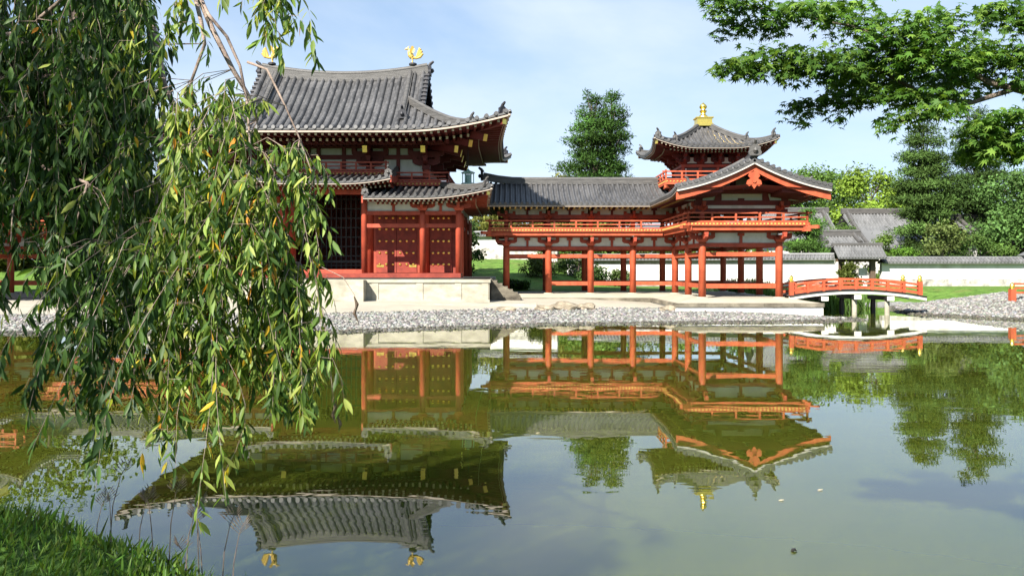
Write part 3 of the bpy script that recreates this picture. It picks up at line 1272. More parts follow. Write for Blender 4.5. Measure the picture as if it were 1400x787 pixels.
# ------------------------------------------------------------------ golden phoenix statues
def phoenix(x, y, z, face, label):
    t = thing('phoenix_statue', (x, y, z), label, 'statue', 'golden phoenixes on the hall roof')
    q = MB()
    q.lathe((x, y, z), [(.24, -.06), (.24, .03), (.17, .07)], 14)
    q.build('pedestal', 'dark', t)
    f = face
    g = MB()
    g.tube([(x - f * .02, y, z + .33), (x + f * .06, y, z + .42), (x + f * .14, y, z + .55), (x + f * .2, y, z + .72), (x + f * .24, y, z + .86), (x + f * .32, y, z + .93), (x + f * .42, y, z + .9), (x + f * .5, y, z + .86)],
           [.06, .15, .17, .13, .07, .075, .05, .01], 10)
    for k in (-1, 1):
        g.tube([(x + f * .05, y + k * .07, z + .4), (x + f * .02, y + k * .08, z + .2), (x + f * .05, y + k * .08, z + .05)], [.06, .03, .03], 6)
        # raised wings: feathered plates that taper and curve back
        w = [(.12, .5), (.02, .72), (-.1, .95), (-.02, 1.02), (.07, .98), (.13, .85), (.2, .66)]
        g.plate([(x + f * a, y + k * (.12 + .35 * max(0, c - .5)), z + c) for a, c in w], (0, k * .035, 0))
    for (a, c, wd) in ((-.5, .78, .07), (-.42, .9, .07), (-.56, .62, .06)):
        g.tube([(x, y, z + .4), (x - f * .2, y, z + .36), (x + f * a * .75, y, z + c * .7), (x + f * a, y, z + c), (x + f * (a + .06), y, z + c + .09)], [.09, .07, .09, wd + .03, .015], 8)
    g.tube([(x + f * .3, y, z + .95), (x + f * .27, y, z + 1.05), (x + f * .2, y, z + 1.08)], [.025, .025, .008], 6)
    g.build('body', 'gilt', t)
    return t


phoenix(HX + 4.05, HY, 14.42, -1, 'golden phoenix on the ridge end near the gable facing the sky')
phoenix(HX - 4.95 + .6, HY, 14.45, 1, 'golden phoenix on the ridge end behind the hanging cherry leaves')

# hanging bronze lantern under the hall's corner
lx, ly, lz = -2.4, 47.6, 6.9
t = thing('hanging_lantern', (lx, ly, lz), 'pale green bronze lantern frame hanging under the hall eave', 'lantern')
b = MB()
for a in range(6):
    p0 = (lx + .3 * math.cos(a * math.pi / 3), ly + .3 * math.sin(a * math.pi / 3))
    b.box(p0[0] - .025, p0[0] + .025, p0[1] - .025, p0[1] + .025, lz + .0, lz + .6)
b.lathe((lx, ly, lz), [(.36, .56), (.38, .62), (.1, .72), (.04, .8)], 6)
b.lathe((lx, ly, lz), [(.38, -.05), (.38, .03), (.3, .05)], 6)
b.build('lantern_frame', 'verdigris', t)
b = MB()
b.lathe((lx, ly, lz), [(.14, .05), (.18, .25), (.12, .5)], 10)
b.build('lamp_body', 'verdigris', t)
b = MB()
b.tube([(lx, ly, lz + .78), (lx, ly, 9.0)], .015, 5)
b.build('chain', 'dark', t)

# ------------------------------------------------------------------ the wing: corridor, gabled arm and tower
WX, WY = 11.25, 51.9
wing = thing('wing_corridor', (WX, WY, .5), 'open vermilion corridor on posts with a gabled end and a square tower on its roof', 'corridor wing')
FZ = .84
XA, XB, YF, YR = 9.33, 13.1, 49.8, 54.0
b = MB()


def apron(mb, outer, inner, zo, zi, zb):
    """Platform block: paved top sloping from the inner floor line down to the edge, vertical faces below."""
    n = len(outer)
    vs_ = [(x, y, zb) for x, y in outer] + [(x, y, zo) for x, y in outer] + [(x, y, zi) for x, y in inner]
    fs = []
    for i in range(n):
        j = (i + 1) % n
        fs.append((i, j, n + j, n + i))
        fs.append((n + i, n + j, 2 * n + j, 2 * n + i))
    fs.append(tuple(2 * n + i for i in range(n)))
    mb.add(vs_, fs)


outer = [(-.9, 48.2), (7.75, 48.2), (7.75, 41.06), (14.62, 41.06), (14.62, 55.7), (-.9, 55.7)]
inner = [(-.6, 49.4), (9.0, 49.4), (9.0, 42.4), (13.45, 42.4), (13.45, 54.4), (-.6, 54.4)]
apron(b, outer, inner, .64, FZ, .0)
base = b.build('platform', 'sandtop', wing)
b = MB()
rim = [(-.96, 48.14), (7.69, 48.14), (7.69, 41.0), (14.68, 41.0), (14.68, 55.76)]
for (p, q) in zip(rim[:-1], rim[1:]):
    p, q = Vector((*p, .59)), Vector((*q, .59))
    d = (q - p).normalized()
    sd = Vector((d.y, -d.x, 0))
    L = (q - p).length
    n = max(1, round(L / 1.5))
    for i in range(n):
        a, c = p + d * (L * i / n + .006), p + d * (L * (i + 1) / n - .006)
        b.bar(a - sd * .08 - Vector((0, 0, .035)), c - sd * .08 - Vector((0, 0, .035)), .26, .185)
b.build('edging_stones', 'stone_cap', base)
b = MB()
for (p, q) in zip(rim[1:-1], rim[2:]):
    p, q = Vector((*p, .22)), Vector((*q, .22))
    d = (q - p).normalized()
    sd = Vector((d.y, -d.x, 0))
    L = (q - p).length
    n = max(1, round(L / 2.2))
    for i in range(n):
        a, c = p + d * (L * i / n + .008), p + d * (L * (i + 1) / n - .008)
        b.bar(a - sd * .075, c - sd * .075, .12, .48)
b.build('facing_slabs', 'white', base)
b = MB()
for i in range(9):
    x = -.9 + i * .97
    b.box(x + .015, x + .955, 48.1, 48.19, .1, .46)
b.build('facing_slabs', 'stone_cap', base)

XS = [-.33 + i * 2.415 for i in range(5)]
YS = [42.7, 46.07, 49.8]
posts = [(x, YF) for x in XS] + [(XA, YS[0]), (XA, YS[1]), (XB, YS[0]), (XB, YS[1]), (XB, YF), (XB, YR)] + [(x, YR) for x in XS]
first_col = first_br = first_br2 = None
for (x, y) in posts:
    if first_col is None:
        first_col = column(wing, x, y, FZ, 3.58, .185, 'verm', 'stone')
        first_br = bracket(wing, x, y, 3.57, 'red', out=1.0, wl=.62)  # darker red than the columns: balcony shade put into the colour
        first_up = column(wing, x, y, 4.5, 5.2, .13, 'red')
        first_br2 = bracket(wing, x, y, 5.12, 'red', out=.6, wl=.6, s=.9)
        o0 = (x, y)
    else:
        for o in (first_col, first_br, first_up, first_br2):
            dup(o, (x - o0[0], y - o0[1], 0))


def bay(p, q, low=True, panels=True, out=(0, -1)):
    """Beams, plaster panels and strut between two neighbouring columns."""
    p, q = Vector(p), Vector(q)
    d = (q - p).normalized()
    n = Vector((out[0], out[1], 0))
    def B(z, w, h, m='verm', off=0., name='beam'):
        a, c = p + Vector((0, 0, z)) + n * off, q + Vector((0, 0, z)) + n * off
        beam(wing, a + d * .1, c - d * .1, w, h, m, name)
    B(3.43, .15, .2, 'red')  # tie beam in darker red, the shade below the balcony painted in
    B(2.98, .13, .21)
    if low:
        B(1.42, .13, .22)
    B(4.13, .17, .2, 'red')  # darker red again, painted shade under the floor edge
    B(5.22, .14, .24, 'red')
    if panels:
        mid = (p + q) / 2
        for (z0, z1, m) in ((3.535, 4.025, 'red'), (5.345, 5.72, 'dred')):  # lower strut's darker red also has the balcony shade painted in
            pl = MB()
            pl.bar(p + d * .15 + Vector((0, 0, (z0 + z1) / 2)), q - d * .15 + Vector((0, 0, (z0 + z1) / 2)), .05, z1 - z0)
            pl.build('plaster_panel', 'white', wing)
            st = MB()
            a = mid + n * .04
            st.bar(a + Vector((0, 0, z0)), a + Vector((0, 0, z1 - .12)), .13, .13)
            st.bar(a - d * .16 + Vector((0, 0, z1 - .08)), a + d * .16 + Vector((0, 0, z1 - .08)), .14, .14)
            st.build('strut', m, wing)


for i in range(4):
    bay((XS[i], YF, 0), (XS[i + 1], YF, 0), low=i > 0)
    bay((XS[i], YR, 0), (XS[i + 1], YR, 0), low=i > 0, out=(0, 1))
bay((XA, YR, 0), (XB, YR, 0), out=(0, 1))
for k, x in ((-1, XA), (1, XB)):
    bay((x, YS[0], 0), (x, YS[1], 0), out=(k, 0), low=True)
    bay((x, YS[1], 0), (x, YF, 0), out=(k, 0), low=True)
bay((XB, YF, 0), (XB, YR, 0), out=(1, 0))
bay((XA, YS[0], 0), (XB, YS[0], 0), out=(0, -1))
bay((XS[0], YF, 0), (XS[0], YR, 0), low=False, out=(-1, 0))
# beam noses that pass through the corner columns
for (x, y) in ((XA, YS[0]), (XB, YS[0])):
    for z in (2.98, 1.42):
        for dx in (-1, 1):
            pass

# upper floor with its edge beam, joist ends and railing
b = MB()
b.box(-1.2, 8.5, 48.8, 55.0, 4.36, 4.44)
b.box(8.5, 14.05, 41.75, 55.0, 4.362, 4.442)
b.build('upper_floor', 'verm', wing)
runs = [((-1.27, 48.72), (8.44, 48.72)), ((8.44, 48.72), (8.44, 41.68)), ((8.44, 41.68), (14.14, 41.68)), ((14.14, 41.68), (14.14, 55.1)), ((14.14, 55.1), (-1.27, 55.1)), ((-1.27, 55.1), (-1.27, 48.72))]
for k, (p, q) in enumerate(runs):
    P_, Q_ = Vector((*p, 4.40)), Vector((*q, 4.40))
    d = (Q_ - P_).normalized()
    sd = Vector((d.y, -d.x, 0))
    b = MB()
    e = -.28 if k == 0 else 0
    b.bar(P_ - d * .12, Q_ + d * (.12 + (0 if k else -.2)), .1, .15, 0)
    b.bar(P_ - Vector((0, 0, .2)) - sd * .12, Q_ - Vector((0, 0, .2)) - sd * .12, .12, .17, 0)
    L = (Q_ - P_).length
    n = int(L / .17)
    for i in range(1, n):
        c = P_ + d * (L * i / n) + sd * .06 + Vector((0, 0, .02))
        b.bar(c - sd * .03, c + sd * .012, .085, .085, 1)
    b.build('balcony_edge', ['verm', 'ochre'], wing)
    railing(wing, P_ + Vector((0, 0, .08)), Q_ + Vector((0, 0, .08)), 'verm', h=.46, step=1.2, ends=.22)
for (x, y, sx, sy) in ((8.44, 41.68, -1, -1), (14.14, 41.68, 1, -1), (-1.27, 48.72, -1, -1)):
    for i, (L, z) in enumerate(((.75, 4.14), (1.15, 4.26))):
        b = MB()
        c = Vector((x - sx * .9, y - sy * .9, z))
        b.bar(c, c + Vector((sx, sy, 0)).normalized() * (.72 + L), .16, .16)
        b.build('corner_arm', 'verm', wing)

# roofs
profw = curve([(0, 5.86), (1.2, 6.2), (2.4, 6.68), (3.6, 7.32)])
EY, AX0, AX1, AY = 48.3, 7.65, 14.85, 40.4
PF = lambda u, d, h=0: (u, EY + d, profw(d) + h)
PB = lambda u, d, h=0: (u, 55.5 - d, profw(d) + h)
PL = lambda u, d, h=0: (AX0 + d, u, profw(d) + h + .22 * max(0, (42.6 - u) / 2.2) ** 2 * (1 - d / 5))
PR = lambda u, d, h=0: (AX1 - d, u, profw(d) + h + .22 * max(0, (42.6 - u) / 2.2) ** 2 * (1 - d / 5))
r = MB()
tiles(r, PF, -1.4, 11.25, .3, lambda u: 3.6, lambda u: max(0, u - AX0), nd=10)
tiles(r, PB, -1.4, AX1, .3, lambda u: min(3.6, AX1 - u), nd=8)
tiles(r, PL, AY, 51.9, .3, lambda u: 3.6, lambda u: max(0, u - EY), nd=10)
tiles(r, PR, AY, 55.5, .3, lambda u: min(3.6, 55.5 - u), nd=10)
roof_o = r.build('roof', 'tile', wing)
sw = lambda d: 5.70 + .12 * d
SF = lambda u, d, h=0: (u, EY + d, sw(d) + h)
SL = lambda u, d, h=0: (AX0 + d, u, sw(d) + h + .22 * max(0, (42.6 - u) / 2.2) ** 2 * (1 - d / 5))
SR = lambda u, d, h=0: (AX1 - d, u, sw(d) + h + .22 * max(0, (42.6 - u) / 2.2) ** 2 * (1 - d / 5))
SB = lambda u, d, h=0: (u, 55.5 - d, sw(d) + h)
b, sf = MB(), MB()
for P, S, a, c, dm in ((PF, SF, -1.4, AX0 + .05, None), (PL, SL, AY, EY, None), (PR, SR, AY, 55.5, None), (PB, SB, -1.4, AX1, None)):
    eave_board(b, P, lin(a, c, 20), drop=.14, w=.09, h=.07)
    soffit(sf, S, a, c, 3.55, lambda u: 9, n=14)
b.build('eave_board', 'eaveline', roof_o)
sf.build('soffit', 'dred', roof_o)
for S, a, c in ((SF, -1.3, AX0), (SL, AY + .4, EY), (SR, AY + .4, 55.3), (SB, -1.3, AX1)):
    b = MB()
    rafters(b, S, a, c, .3, .12, 2.2, lambda u: 9, .08, .085, -.055)
    rafters(b, S, a, c, .3, .62, 2.2, lambda u: 9, .075, .085, -.15)
    b.build('rafters', ['dred', 'ochre'], roof_o)
b = MB()
ridge(b, [(x, WY, 7.34 + .28 * max(0, (.6 - x) / 2.3) ** 2) for x in lin(-1.75, 9.7, 14)], .36, .46)
b.build('main_ridge', 'ridge', roof_o)
b = MB()
oni(b, (-1.72, WY, 7.62), (-1, 0), .9)
b.build('ridge_end_tile', 'dark', roof_o)
b = MB()
ridge(b, [(WX, y, 7.3 + .25 * max(0, (42.5 - y) / 2.2) ** 2) for y in lin(AY - .02, 50.5, 14)], .34, .36)
b.build('arm_ridge', 'ridge', roof_o)
b = MB()
oni(b, (WX, AY - .02, 7.6), (0, -1), .85)
b.lathe((WX, AY - .02, 8.12), [(.04, -.1), (.11, -.02), (.1, .08), (.04, .13)], 10)
b.build('ridge_end_tile', 'ridge', roof_o)
for P, k in ((PL, -1), (PR, 1)):
    b = MB()
    path = [P(AY + .95, d, .08) for d in lin(3.45, .75, 9)]
    ridge(b, path, .26, .3)
    b.build('descending_ridge', 'ridge', roof_o)
    b = MB()
    oni(b, path[-1], (k, 0), .6)
    b.build('ridge_end_tile', 'ridge', roof_o)
    # row of cross tiles along the verge, pale verge line, barge board
    b = MB()
    n = 13
    for i in range(n):
        d = .08 + i * 3.45 / n
        c = Vector(P(AY, d, .07))
        b.tube([c + Vector((0, .55, .02)), c + Vector((0, -.1, 0))], .095, 8)
    b.sweep([P(AY - .02, d, 0) for d in lin(.0, 3.6, 12)], rect_sect(.1, .16, -.15))
    b.build('verge', 'tile', roof_o)
    b = MB()
    b.sweep([P(AY - .0, d, 0) for d in lin(-.02, 3.6, 12)], rect_sect(.12, .07, -.225))
    b.build('verge_line', 'vergeline', roof_o)
    b = MB()
    pa = [P(AY + .12, d, -.24) for d in lin(.0, 3.6, 14)]
    pb = [Vector(p_) + Vector((0, 0, -.34 + .04 * (i / 13))) for i, p_ in enumerate(pa)]
    poly = pa + pb[::-1]
    b.plate(poly, (0, .1, 0))
    b.build('barge_board', 'verm', roof_o)
    b = MB()
    A_ = [P(AY + .2, d, -.26) for d in lin(.0, 3.6, 12)]
    B_ = [P(42.7, d, -.26) for d in lin(.0, 3.6, 12)]
    b.strip(A_, B_)
    b.build('gable_soffit', 'dred', roof_o)
    for d in (.9, 1.9, 2.9):
        p_ = Vector(P(AY + .24, d, -.44))
        beam(roof_o, p_, p_ + Vector((0, 2.2, 0)), .18, .22, 'verm', 'purlin')
    # left and right verge of the corridor is plain; corner of the barge
b = MB()
g = [(0, .16), (.2, .1), (.26, -.05), (.16, -.16), (.3, -.24), (.34, -.4), (.22, -.5), (.12, -.44), (0, -.62)]
g = g + [(-x, z) for x, z in g[-2:0:-1]]
b.plate([(WX + x * 1.05, AY + .02, 6.62 + z * 1.05) for x, z in g], (0, .09, 0))
b.tube([(WX, AY - .03, 6.35), (WX, AY + .03, 6.35)], .1, 8)
b.build('gable_pendant', 'verm', roof_o)
# gable wall with its timbers
gy = 42.62
b = MB()
b.plate([(AX0 + .75, gy, 5.6), (AX1 - .75, gy, 5.6)] + [(AX1 - d, gy, profw(d) - .24) for d in lin(.75, 3.6, 8)] + [(AX0 + d, gy, profw(d) - .24) for d in lin(3.6, .75, 8)], (0, .06, 0))
gw = b.build('gable_wall', 'white', roof_o)


def tim(poly, y=gy - .1, t=.12, name='gable_timber', m='dred'):
    q = MB()
    q.plate([(x, y, z) for x, z in poly], (0, t, 0))
    return q.build(name, m, gw)


tim([(8.9, 5.36), (13.6, 5.36), (13.6, 5.6), (8.9, 5.6)])
tim([(9.0, 5.0), (13.5, 5.0), (13.5, 5.2), (9.0, 5.2)], y=gy - .02)
b = MB()
b.box(9.55, 12.9, gy - .07, gy - .01, 5.21, 5.39)
b.build('plaster_panel', 'white', wing)
tim([(9.3, 5.92), (13.2, 5.92), (13.3, 6.0), (13.05, 6.14), (9.45, 6.14), (9.2, 6.0)])
for k in (-1, 1):
    tim([(WX + k * 1.0, 5.6), (WX + k * 1.35, 5.6), (WX + k * 1.25, 5.95), (WX + k * 1.0, 5.95)], y=gy - .08)
    tim([(WX + k * .35, 6.14), (WX + k * .62, 6.14), (WX + k * .5, 6.75), (WX + k * .28, 6.75)], y=gy - .08)
    tim([(WX + k * 1.95, 5.5), (WX + k * 2.25, 5.5), (WX + k * 2.3, 6.2), (WX + k * 1.9, 6.1)], y=gy - .08)
    tim([(WX + k * 1.2, 6.14), (WX + k * 1.9, 6.14), (WX + k * 1.3, 6.5)], y=gy - .07)
tim([(WX - .9, 6.72), (WX + .9, 6.72), (WX + .75, 6.95), (WX - .75, 6.95)], y=gy - .085)

# tower
TX, TY = 11.4, 51.9
tb = MB()
tb.box(TX - 1.5, TX + 1.5, TY - 1.5, TY + 1.5, 6.6, 9.3)
body = tb.build('tower_body', 'dred', wing)
b = MB()
for k in (-1, 1):
    for (a, c) in ((-1.35, -.62), (-.5, .5), (.62, 1.35)):
        b.plate([(TX + a, TY + k * 1.52, 8.35), (TX + c, TY + k * 1.52, 8.35), (TX + c - .12, TY + k * 1.52, 8.55), ((TX * 2 + a + c) / 2 + .12, TY + k * 1.52, 8.72), ((TX * 2 + a + c) / 2 - .12, TY + k * 1.52, 8.72), (TX + a + .12, TY + k * 1.52, 8.55)], (0, k * .03, 0))
        b.plate([(TX + k * 1.52, TY + a, 8.35), (TX + k * 1.52, TY + c, 8.35), (TX + k * 1.52, TY + c - .12, 8.55), (TX + k * 1.52, TY + (a + c) / 2 + .12, 8.72), (TX + k * 1.52, TY + (a + c) / 2 - .12, 8.72), (TX + k * 1.52, TY + a + .12, 8.55)], (k * .03, 0, 0))
    for a in (-.95, .95):
        b.box(TX + a - .42, TX + a - .36, TY + k * 1.51, TY + k * 1.55, 7.5, 8.05)
        b.box(TX + a + .36, TX + a + .42, TY + k * 1.51, TY + k * 1.55, 7.5, 8.05)
b.build('plaster_panel', 'white', body)
for k in (-1, 1):
    for a in (-.95, 0, .95):
        w_ = MB()
        w_.box(TX + a - .34, TX + a + .34, TY + k * 1.505, TY + k * 1.53, 7.5, 8.05)
        w_.build('window', 'black', body)
    for z in (8.2, 7.42):
        beam(body, (TX - 1.62, TY + k * 1.56, z), (TX + 1.62, TY + k * 1.56, z), .1, .14, 'red')
        beam(body, (TX + k * 1.56, TY - 1.62, z + .003), (TX + k * 1.56, TY + 1.62, z + .003), .1, .14, 'red')
for a in (-1.5, -.5, .5, 1.5):
    for c in (-1.5, 1.5):
        column(body, TX + a, TY + c, 6.9, 8.3, .1, 'red')
        bracket(body, TX + a, TY + c, 8.28, 'dred', out=.8, wl=.45, s=.9, tiers=2)
for c in (-.5, .5):
    for a in (-1.5, 1.5):
        bracket(body, TX + a, TY + c, 8.28, 'dred', wall=(0, 1), out=.8, wl=.45, s=.9, tiers=2)
b = MB()
b.box(TX - 2.72, TX + 2.72, TY - 2.72, TY + 2.72, 7.16, 7.24, 0)
for k in (-1, 1):
    b.box(TX - 2.78, TX + 2.78, TY + k * 2.72 - .05, TY + k * 2.72 + .05, 7.02, 7.158, 0)
    b.box(TX + k * 2.72 - .05, TX + k * 2.72 + .05, TY - 2.6, TY + 2.6, 7.0, 7.156, 0)
    for i in range(28):
        u = -2.65 + i * 5.3 / 27
        b.cbox((TX + u, TY + k * 2.79, 7.2), (.08, .03, .07), 1)
        b.cbox((TX + k * 2.735, TY + u, 7.2), (.03, .08, .07), 1)
b.build('tower_balcony', ['verm', 'ochre'], wing)
cs = [(-2.7, -2.7), (2.7, -2.7), (2.7, 2.7), (-2.7, 2.7)]
for i in range(4):
    p, q = cs[i], cs[(i + 1) % 4]
    railing(wing, (TX + p[0], TY + p[1], 7.26), (TX + q[0], TY + q[1], 7.26), 'verm', h=.5, step=.9, ends=.2)
b = MB()
for i, (h_, z) in enumerate(((1.75, 6.5), (2.1, 6.66), (2.45, 6.84))):
    for k in (-1, 1):
        b.box(TX - h_, TX + h_, TY + k * h_ - .09, TY + k * h_ + .09, z, z + .13)
        b.box(TX + k * h_ - .09, TX + k * h_ + .09, TY - h_ + .1, TY + h_ - .1, z + .003, z + .127)
        for a in (-.8, 0, .8):
            b.bar((TX + a * h_, TY + k * 1.4, z + .065), (TX + a * h_, TY + k * (h_ + .25), z + .068), .14, .16)
            b.bar((TX + k * 1.4, TY + a * h_, z + .065), (TX + k * (h_ + .25), TY + a * h_, z + .068), .14, .16)
    for sx in (-1, 1):
        for sy in (-1, 1):
            b.bar((TX + sx * 1.3, TY + sy * 1.3, z + .06), (TX + sx * (h_ + .3), TY + sy * (h_ + .3), z + .07), .15, .17)
b.build('balcony_brackets', 'verm', wing)
proft = curve([(0, 9.13), (1.6, 9.66), (3.3, 10.85)])
RT = Roof(TX, TY, 3.3, 3.3, proft, H=.55, L=2.4, Fl=.22)
r = MB()
for side in 'fblr':
    tiles(r, RT.side(side), -3.3, 3.3, .3, lambda u: 3.3 - abs(u) * .999, nd=10)
tr = r.build('tower_roof', 'tile', wing)
ST = RT.flat(8.98, .05)
b, sf, rf_ = MB(), MB(), MB()
for side in 'fblr':
    eave_board(b, RT.side(side), lin(-3.3, 3.3, 25), drop=.13, w=.08, h=.06)
    soffit(sf, ST.side(side), -3.3, 3.3, 1.9, lambda u: 3.3 - abs(u), n=20)
    rafters(rf_, ST.side(side), -3.1, 3.1, .21, .12, 1.9, lambda u: 3.3 - abs(u), .075, .08, -.05)
    rafters(rf_, ST.side(side), -2.6, 2.6, .21, .6, 1.9, lambda u: 3.3 - abs(u), .075, .08, -.14)
b.build('eave_board', 'eaveline', tr)
sf.build('soffit', 'dred', tr)
rf_.build('rafters', ['dred', 'cream'], tr)
for s in (-1, 1):
    for side in 'fb':
        sy = -1 if side == 'f' else 1
        b = MB()
        p2 = hip_path(RT, side, s, 3.1, 1.3)
        ridge(b, p2, .24, .3)
        b.build('corner_ridge', 'ridge', tr)
        b = MB()
        oni(b, p2[-1], (s, sy), .55)
        b.build('ridge_end_tile', 'ridge', tr)
        b = MB()
        p2 = hip_path(RT, side, s, 1.35, .25)
        ridge(b, p2, .2, .18)
        b.build('corner_ridge', 'ridge', tr)
        b = MB()
        oni(b, p2[-1], (s, sy), .6)
        b.build('ridge_end_tile', 'ridge', tr)
        tail(tr, Vector(ST.P(side, s * (3.3 - 1.8), 1.8, -.1)), Vector(ST.P(side, s * (3.3 - .15), .15, -.1)), .15, .17)
b = MB()
b.box(TX - .5, TX + .5, TY - .5, TY + .5, 10.7, 10.86)
b.box(TX - .44, TX + .44, TY - .44, TY + .44, 10.86, 11.17)
b.box(TX - .52, TX + .52, TY - .52, TY + .52, 11.17, 11.23)
b.lathe((TX, TY, 11.23), [(.3, 0), (.27, .1), (.16, .2), (.13, .28), (.2, .36), (.22, .42), (.13, .47), (.12, .52), (.2, .58), (.23, .66), (.18, .77), (.07, .86), (.02, .92)], 18)
b.build('finial', 'gold', tr, smooth=False)

# the far wing mirrors it on the other side of the hall
lw = copy_tree(wing)
lw.scale = (-1, 1, 1)
lw.location.x = -19.35 - WX
tag(lw, 'shaded vermilion corridor wing seen through the hanging cherry leaves', 'corridor wing')


# ------------------------------------------------------------------ arched bridge
br = thing('arched_bridge', (16.8, 43.4, 0), 'arched vermilion bridge with railings crossing from platform to the gravel bank', 'bridge')
BX0, BX1, BYN, BYF = 13.55, 20.25, 42.5, 44.5
bz = lambda x: 1.25 - .31 * ((x - 16.85) / 3.3) ** 2
xs = lin(BX0, BX1, 25)
b = MB()
b.strip([(x, BYN, bz(x)) for x in xs], [(x, BYF, bz(x)) for x in xs])
b.strip([(x, BYN, bz(x) - .05) for x in xs], [(x, BYF, bz(x) - .05) for x in xs])
for y in (BYN, BYF):
    b.strip([(x, y, bz(x)) for x in xs], [(x, y, bz(x) - .05) for x in xs])
b.build('deck', 'wood', br)
for y in (BYN + .06, BYF - .06):
    b = MB()
    b.sweep([(x, y, bz(x) - .135) for x in xs], rect_sect(.12, .15, -.075))
    b.build('side_girder', 'white', br)
    g = MB()
    g.sweep([(x, y - .02, bz(x) - .03) for x in xs], rect_sect(.17, .06, -.03))
    g.build('girder_cap', 'black', br)
for i, x in enumerate((15.2, 16.8, 18.4)):
    b = MB()
    b.box(x - .16, x + .16, BYN - .2, BYF + .2, bz(x) - .46, bz(x) - .262, 0)
    b.box(x - .17, x + .17, BYN - .23, BYN - .198, bz(x) - .47, bz(x) - .255, 1)
    b.build('cross_beam', ['black', 'white'], br)
    if i > 0:
        for y, m in ((BYN + .15, 'stone'), (BYF - .2, 'black')):  # far piers black: the shade under the deck put into their colour
            b = MB()
            b.tube([(x - .02, y, -.9), (x - .02, y, bz(x) - .44)], .12, 12)
            b.build('pier', m, br)
for y in (BYN + .08, BYF - .08):
    b = MB()
    for zz, hh, w in ((.1, .13, .1), (.31, .08, .07), (.5, .1, .1)):
        b.sweep([(x, y, bz(x) + zz) for x in xs[1:-1]], rect_sect(w, hh, -hh / 2))
    rl = b.build('railing', 'verm', br)
    for i, x in enumerate(lin(BX0 + .12, BX1 - .3, 9)):
        end = i in (0, 8)
        g = MB()
        w = .1 if end else .065
        g.box(x - w, x + w, y - w, y + w, bz(x), bz(x) + (.66 if end else .46))
        po = g.build('railing_post', 'verm', rl)
        if end:
            g = MB()
            zt = bz(x) + .66
            g.lathe((x, y, zt), [(.12, 0), (.12, .08), (.06, .1), (.11, .17), (.09, .25), (.02, .33)], 10)
            g.build('post_cap', 'gold', rl)

# red railing at the right edge
rt = thing('red_railing', (24.9, 43.5, .9), 'short vermilion railing with gilt post caps on the gravel bank', 'railing')
for x in (25.0, 28.0):
    z0 = gz1(x, 43.5)
    b = MB()
    b.box(x - .13, x + .13, 43.37, 43.63, z0 - .05, z0 + .62)
    p_ = b.build('post', 'verm', rt)
    b = MB()
    b.lathe((x, 43.5, z0 + .62), [(.14, 0), (.14, .08), (.07, .1), (.12, .17), (.1, .25), (.02, .33)], 10)
    b.build('post_cap', 'gold', p_)
for zz in (.12, .35, .56):
    beam(rt, (25.1, 43.5, .95 + zz), (28.0, 43.5, .95 + zz), .09, .09, 'verm', 'rail')

# ------------------------------------------------------------------ garden walls, gate, far roofs


def garden_wall(x0, x1, y0, y1, zt, zf, zb, label, loc=None):
    """Plaster wall with a tiled coping and rubble footing between two ground points."""
    p, q = Vector((x0, y0, 0)), Vector((x1, y1, 0))
    d = (q - p).normalized()
    n = Vector((d.y, -d.x, 0))          # towards the pond
    L = (q - p).length
    t = thing('garden_wall', (x0, y0, zb), label, 'garden wall', None)
    b = MB()
    b.plate([p + n * .2 + Vector((0, 0, zf)), q + n * .2 + Vector((0, 0, zf)), q + n * .2 + Vector((0, 0, zt)), p + n * .2 + Vector((0, 0, zt))], n * -.4)
    b.build('plaster', 'white', t)
    b = MB()
    b.plate([p + n * .3 + Vector((0, 0, zb - .5)), q + n * .3 + Vector((0, 0, zb - .5)), q + n * .26 + Vector((0, 0, zf)), p + n * .26 + Vector((0, 0, zf))], n * -.5)
    b.build('rubble_footing', 'rubble', t)
    b = MB()
    for k in (1, -1):
        P = lambda u, dd, h=0, k=k: tuple(p + d * u + n * (k * (.55 - dd)) + Vector((0, 0, zt + .02 + dd * .55 + h)))
        tiles(b, P, 0, L, .26, lambda u: .52, nd=2)
        b.strip([P(0, 0, -.09), P(L, 0, -.09)], [P(0, .5, -.2), P(L, .5, -.2)])
    b.sweep([p + Vector((0, 0, zt + .36)), q + Vector((0, 0, zt + .36))], [(.1 * math.cos(a), .1 * math.sin(a)) for a in [2 * math.pi * i / 8 for i in range(8)]])
    b.build('tiled_coping', 'oldtile', t)
    return t


garden_wall(4.4, 23.5, 69, 63.5, 2.95, 1.2, .9, 'long white garden wall with tiled coping behind the open corridor')
garden_wall(26.9, 37.3, 63.5, 63.5, 2.68, 1.5, .95, 'bright white garden wall on rubble footing beyond the bridge')
garden_wall(37.8, 66, 64.1, 66, 3.1, 1.5, .95, 'white garden wall past the end pillar at the photo edge')
t = thing('wall_pillar', (37.5, 63.5, .9), 'white pillar ending the garden wall at the right edge', 'pillar')
b = MB()
b.box(37.28, 37.72, 63.2, 63.8, .7, 3.2)
b.build('shaft', 'white', t)
b = MB()
b.add([(37.1, 63.0, 3.2), (37.9, 63.0, 3.2), (37.9, 64.0, 3.2), (37.1, 64.0, 3.2), (37.5, 63.5, 3.55)], [(0, 1, 4), (1, 2, 4), (2, 3, 4), (3, 0, 4), (3, 2, 1, 0)])
b.build('cap', 'oldtile', t)
garden_wall(-8, 4.0, 79, 76, 5.15, 4.1, 3.0, 'white wall high on rough stone behind the lawn bank')

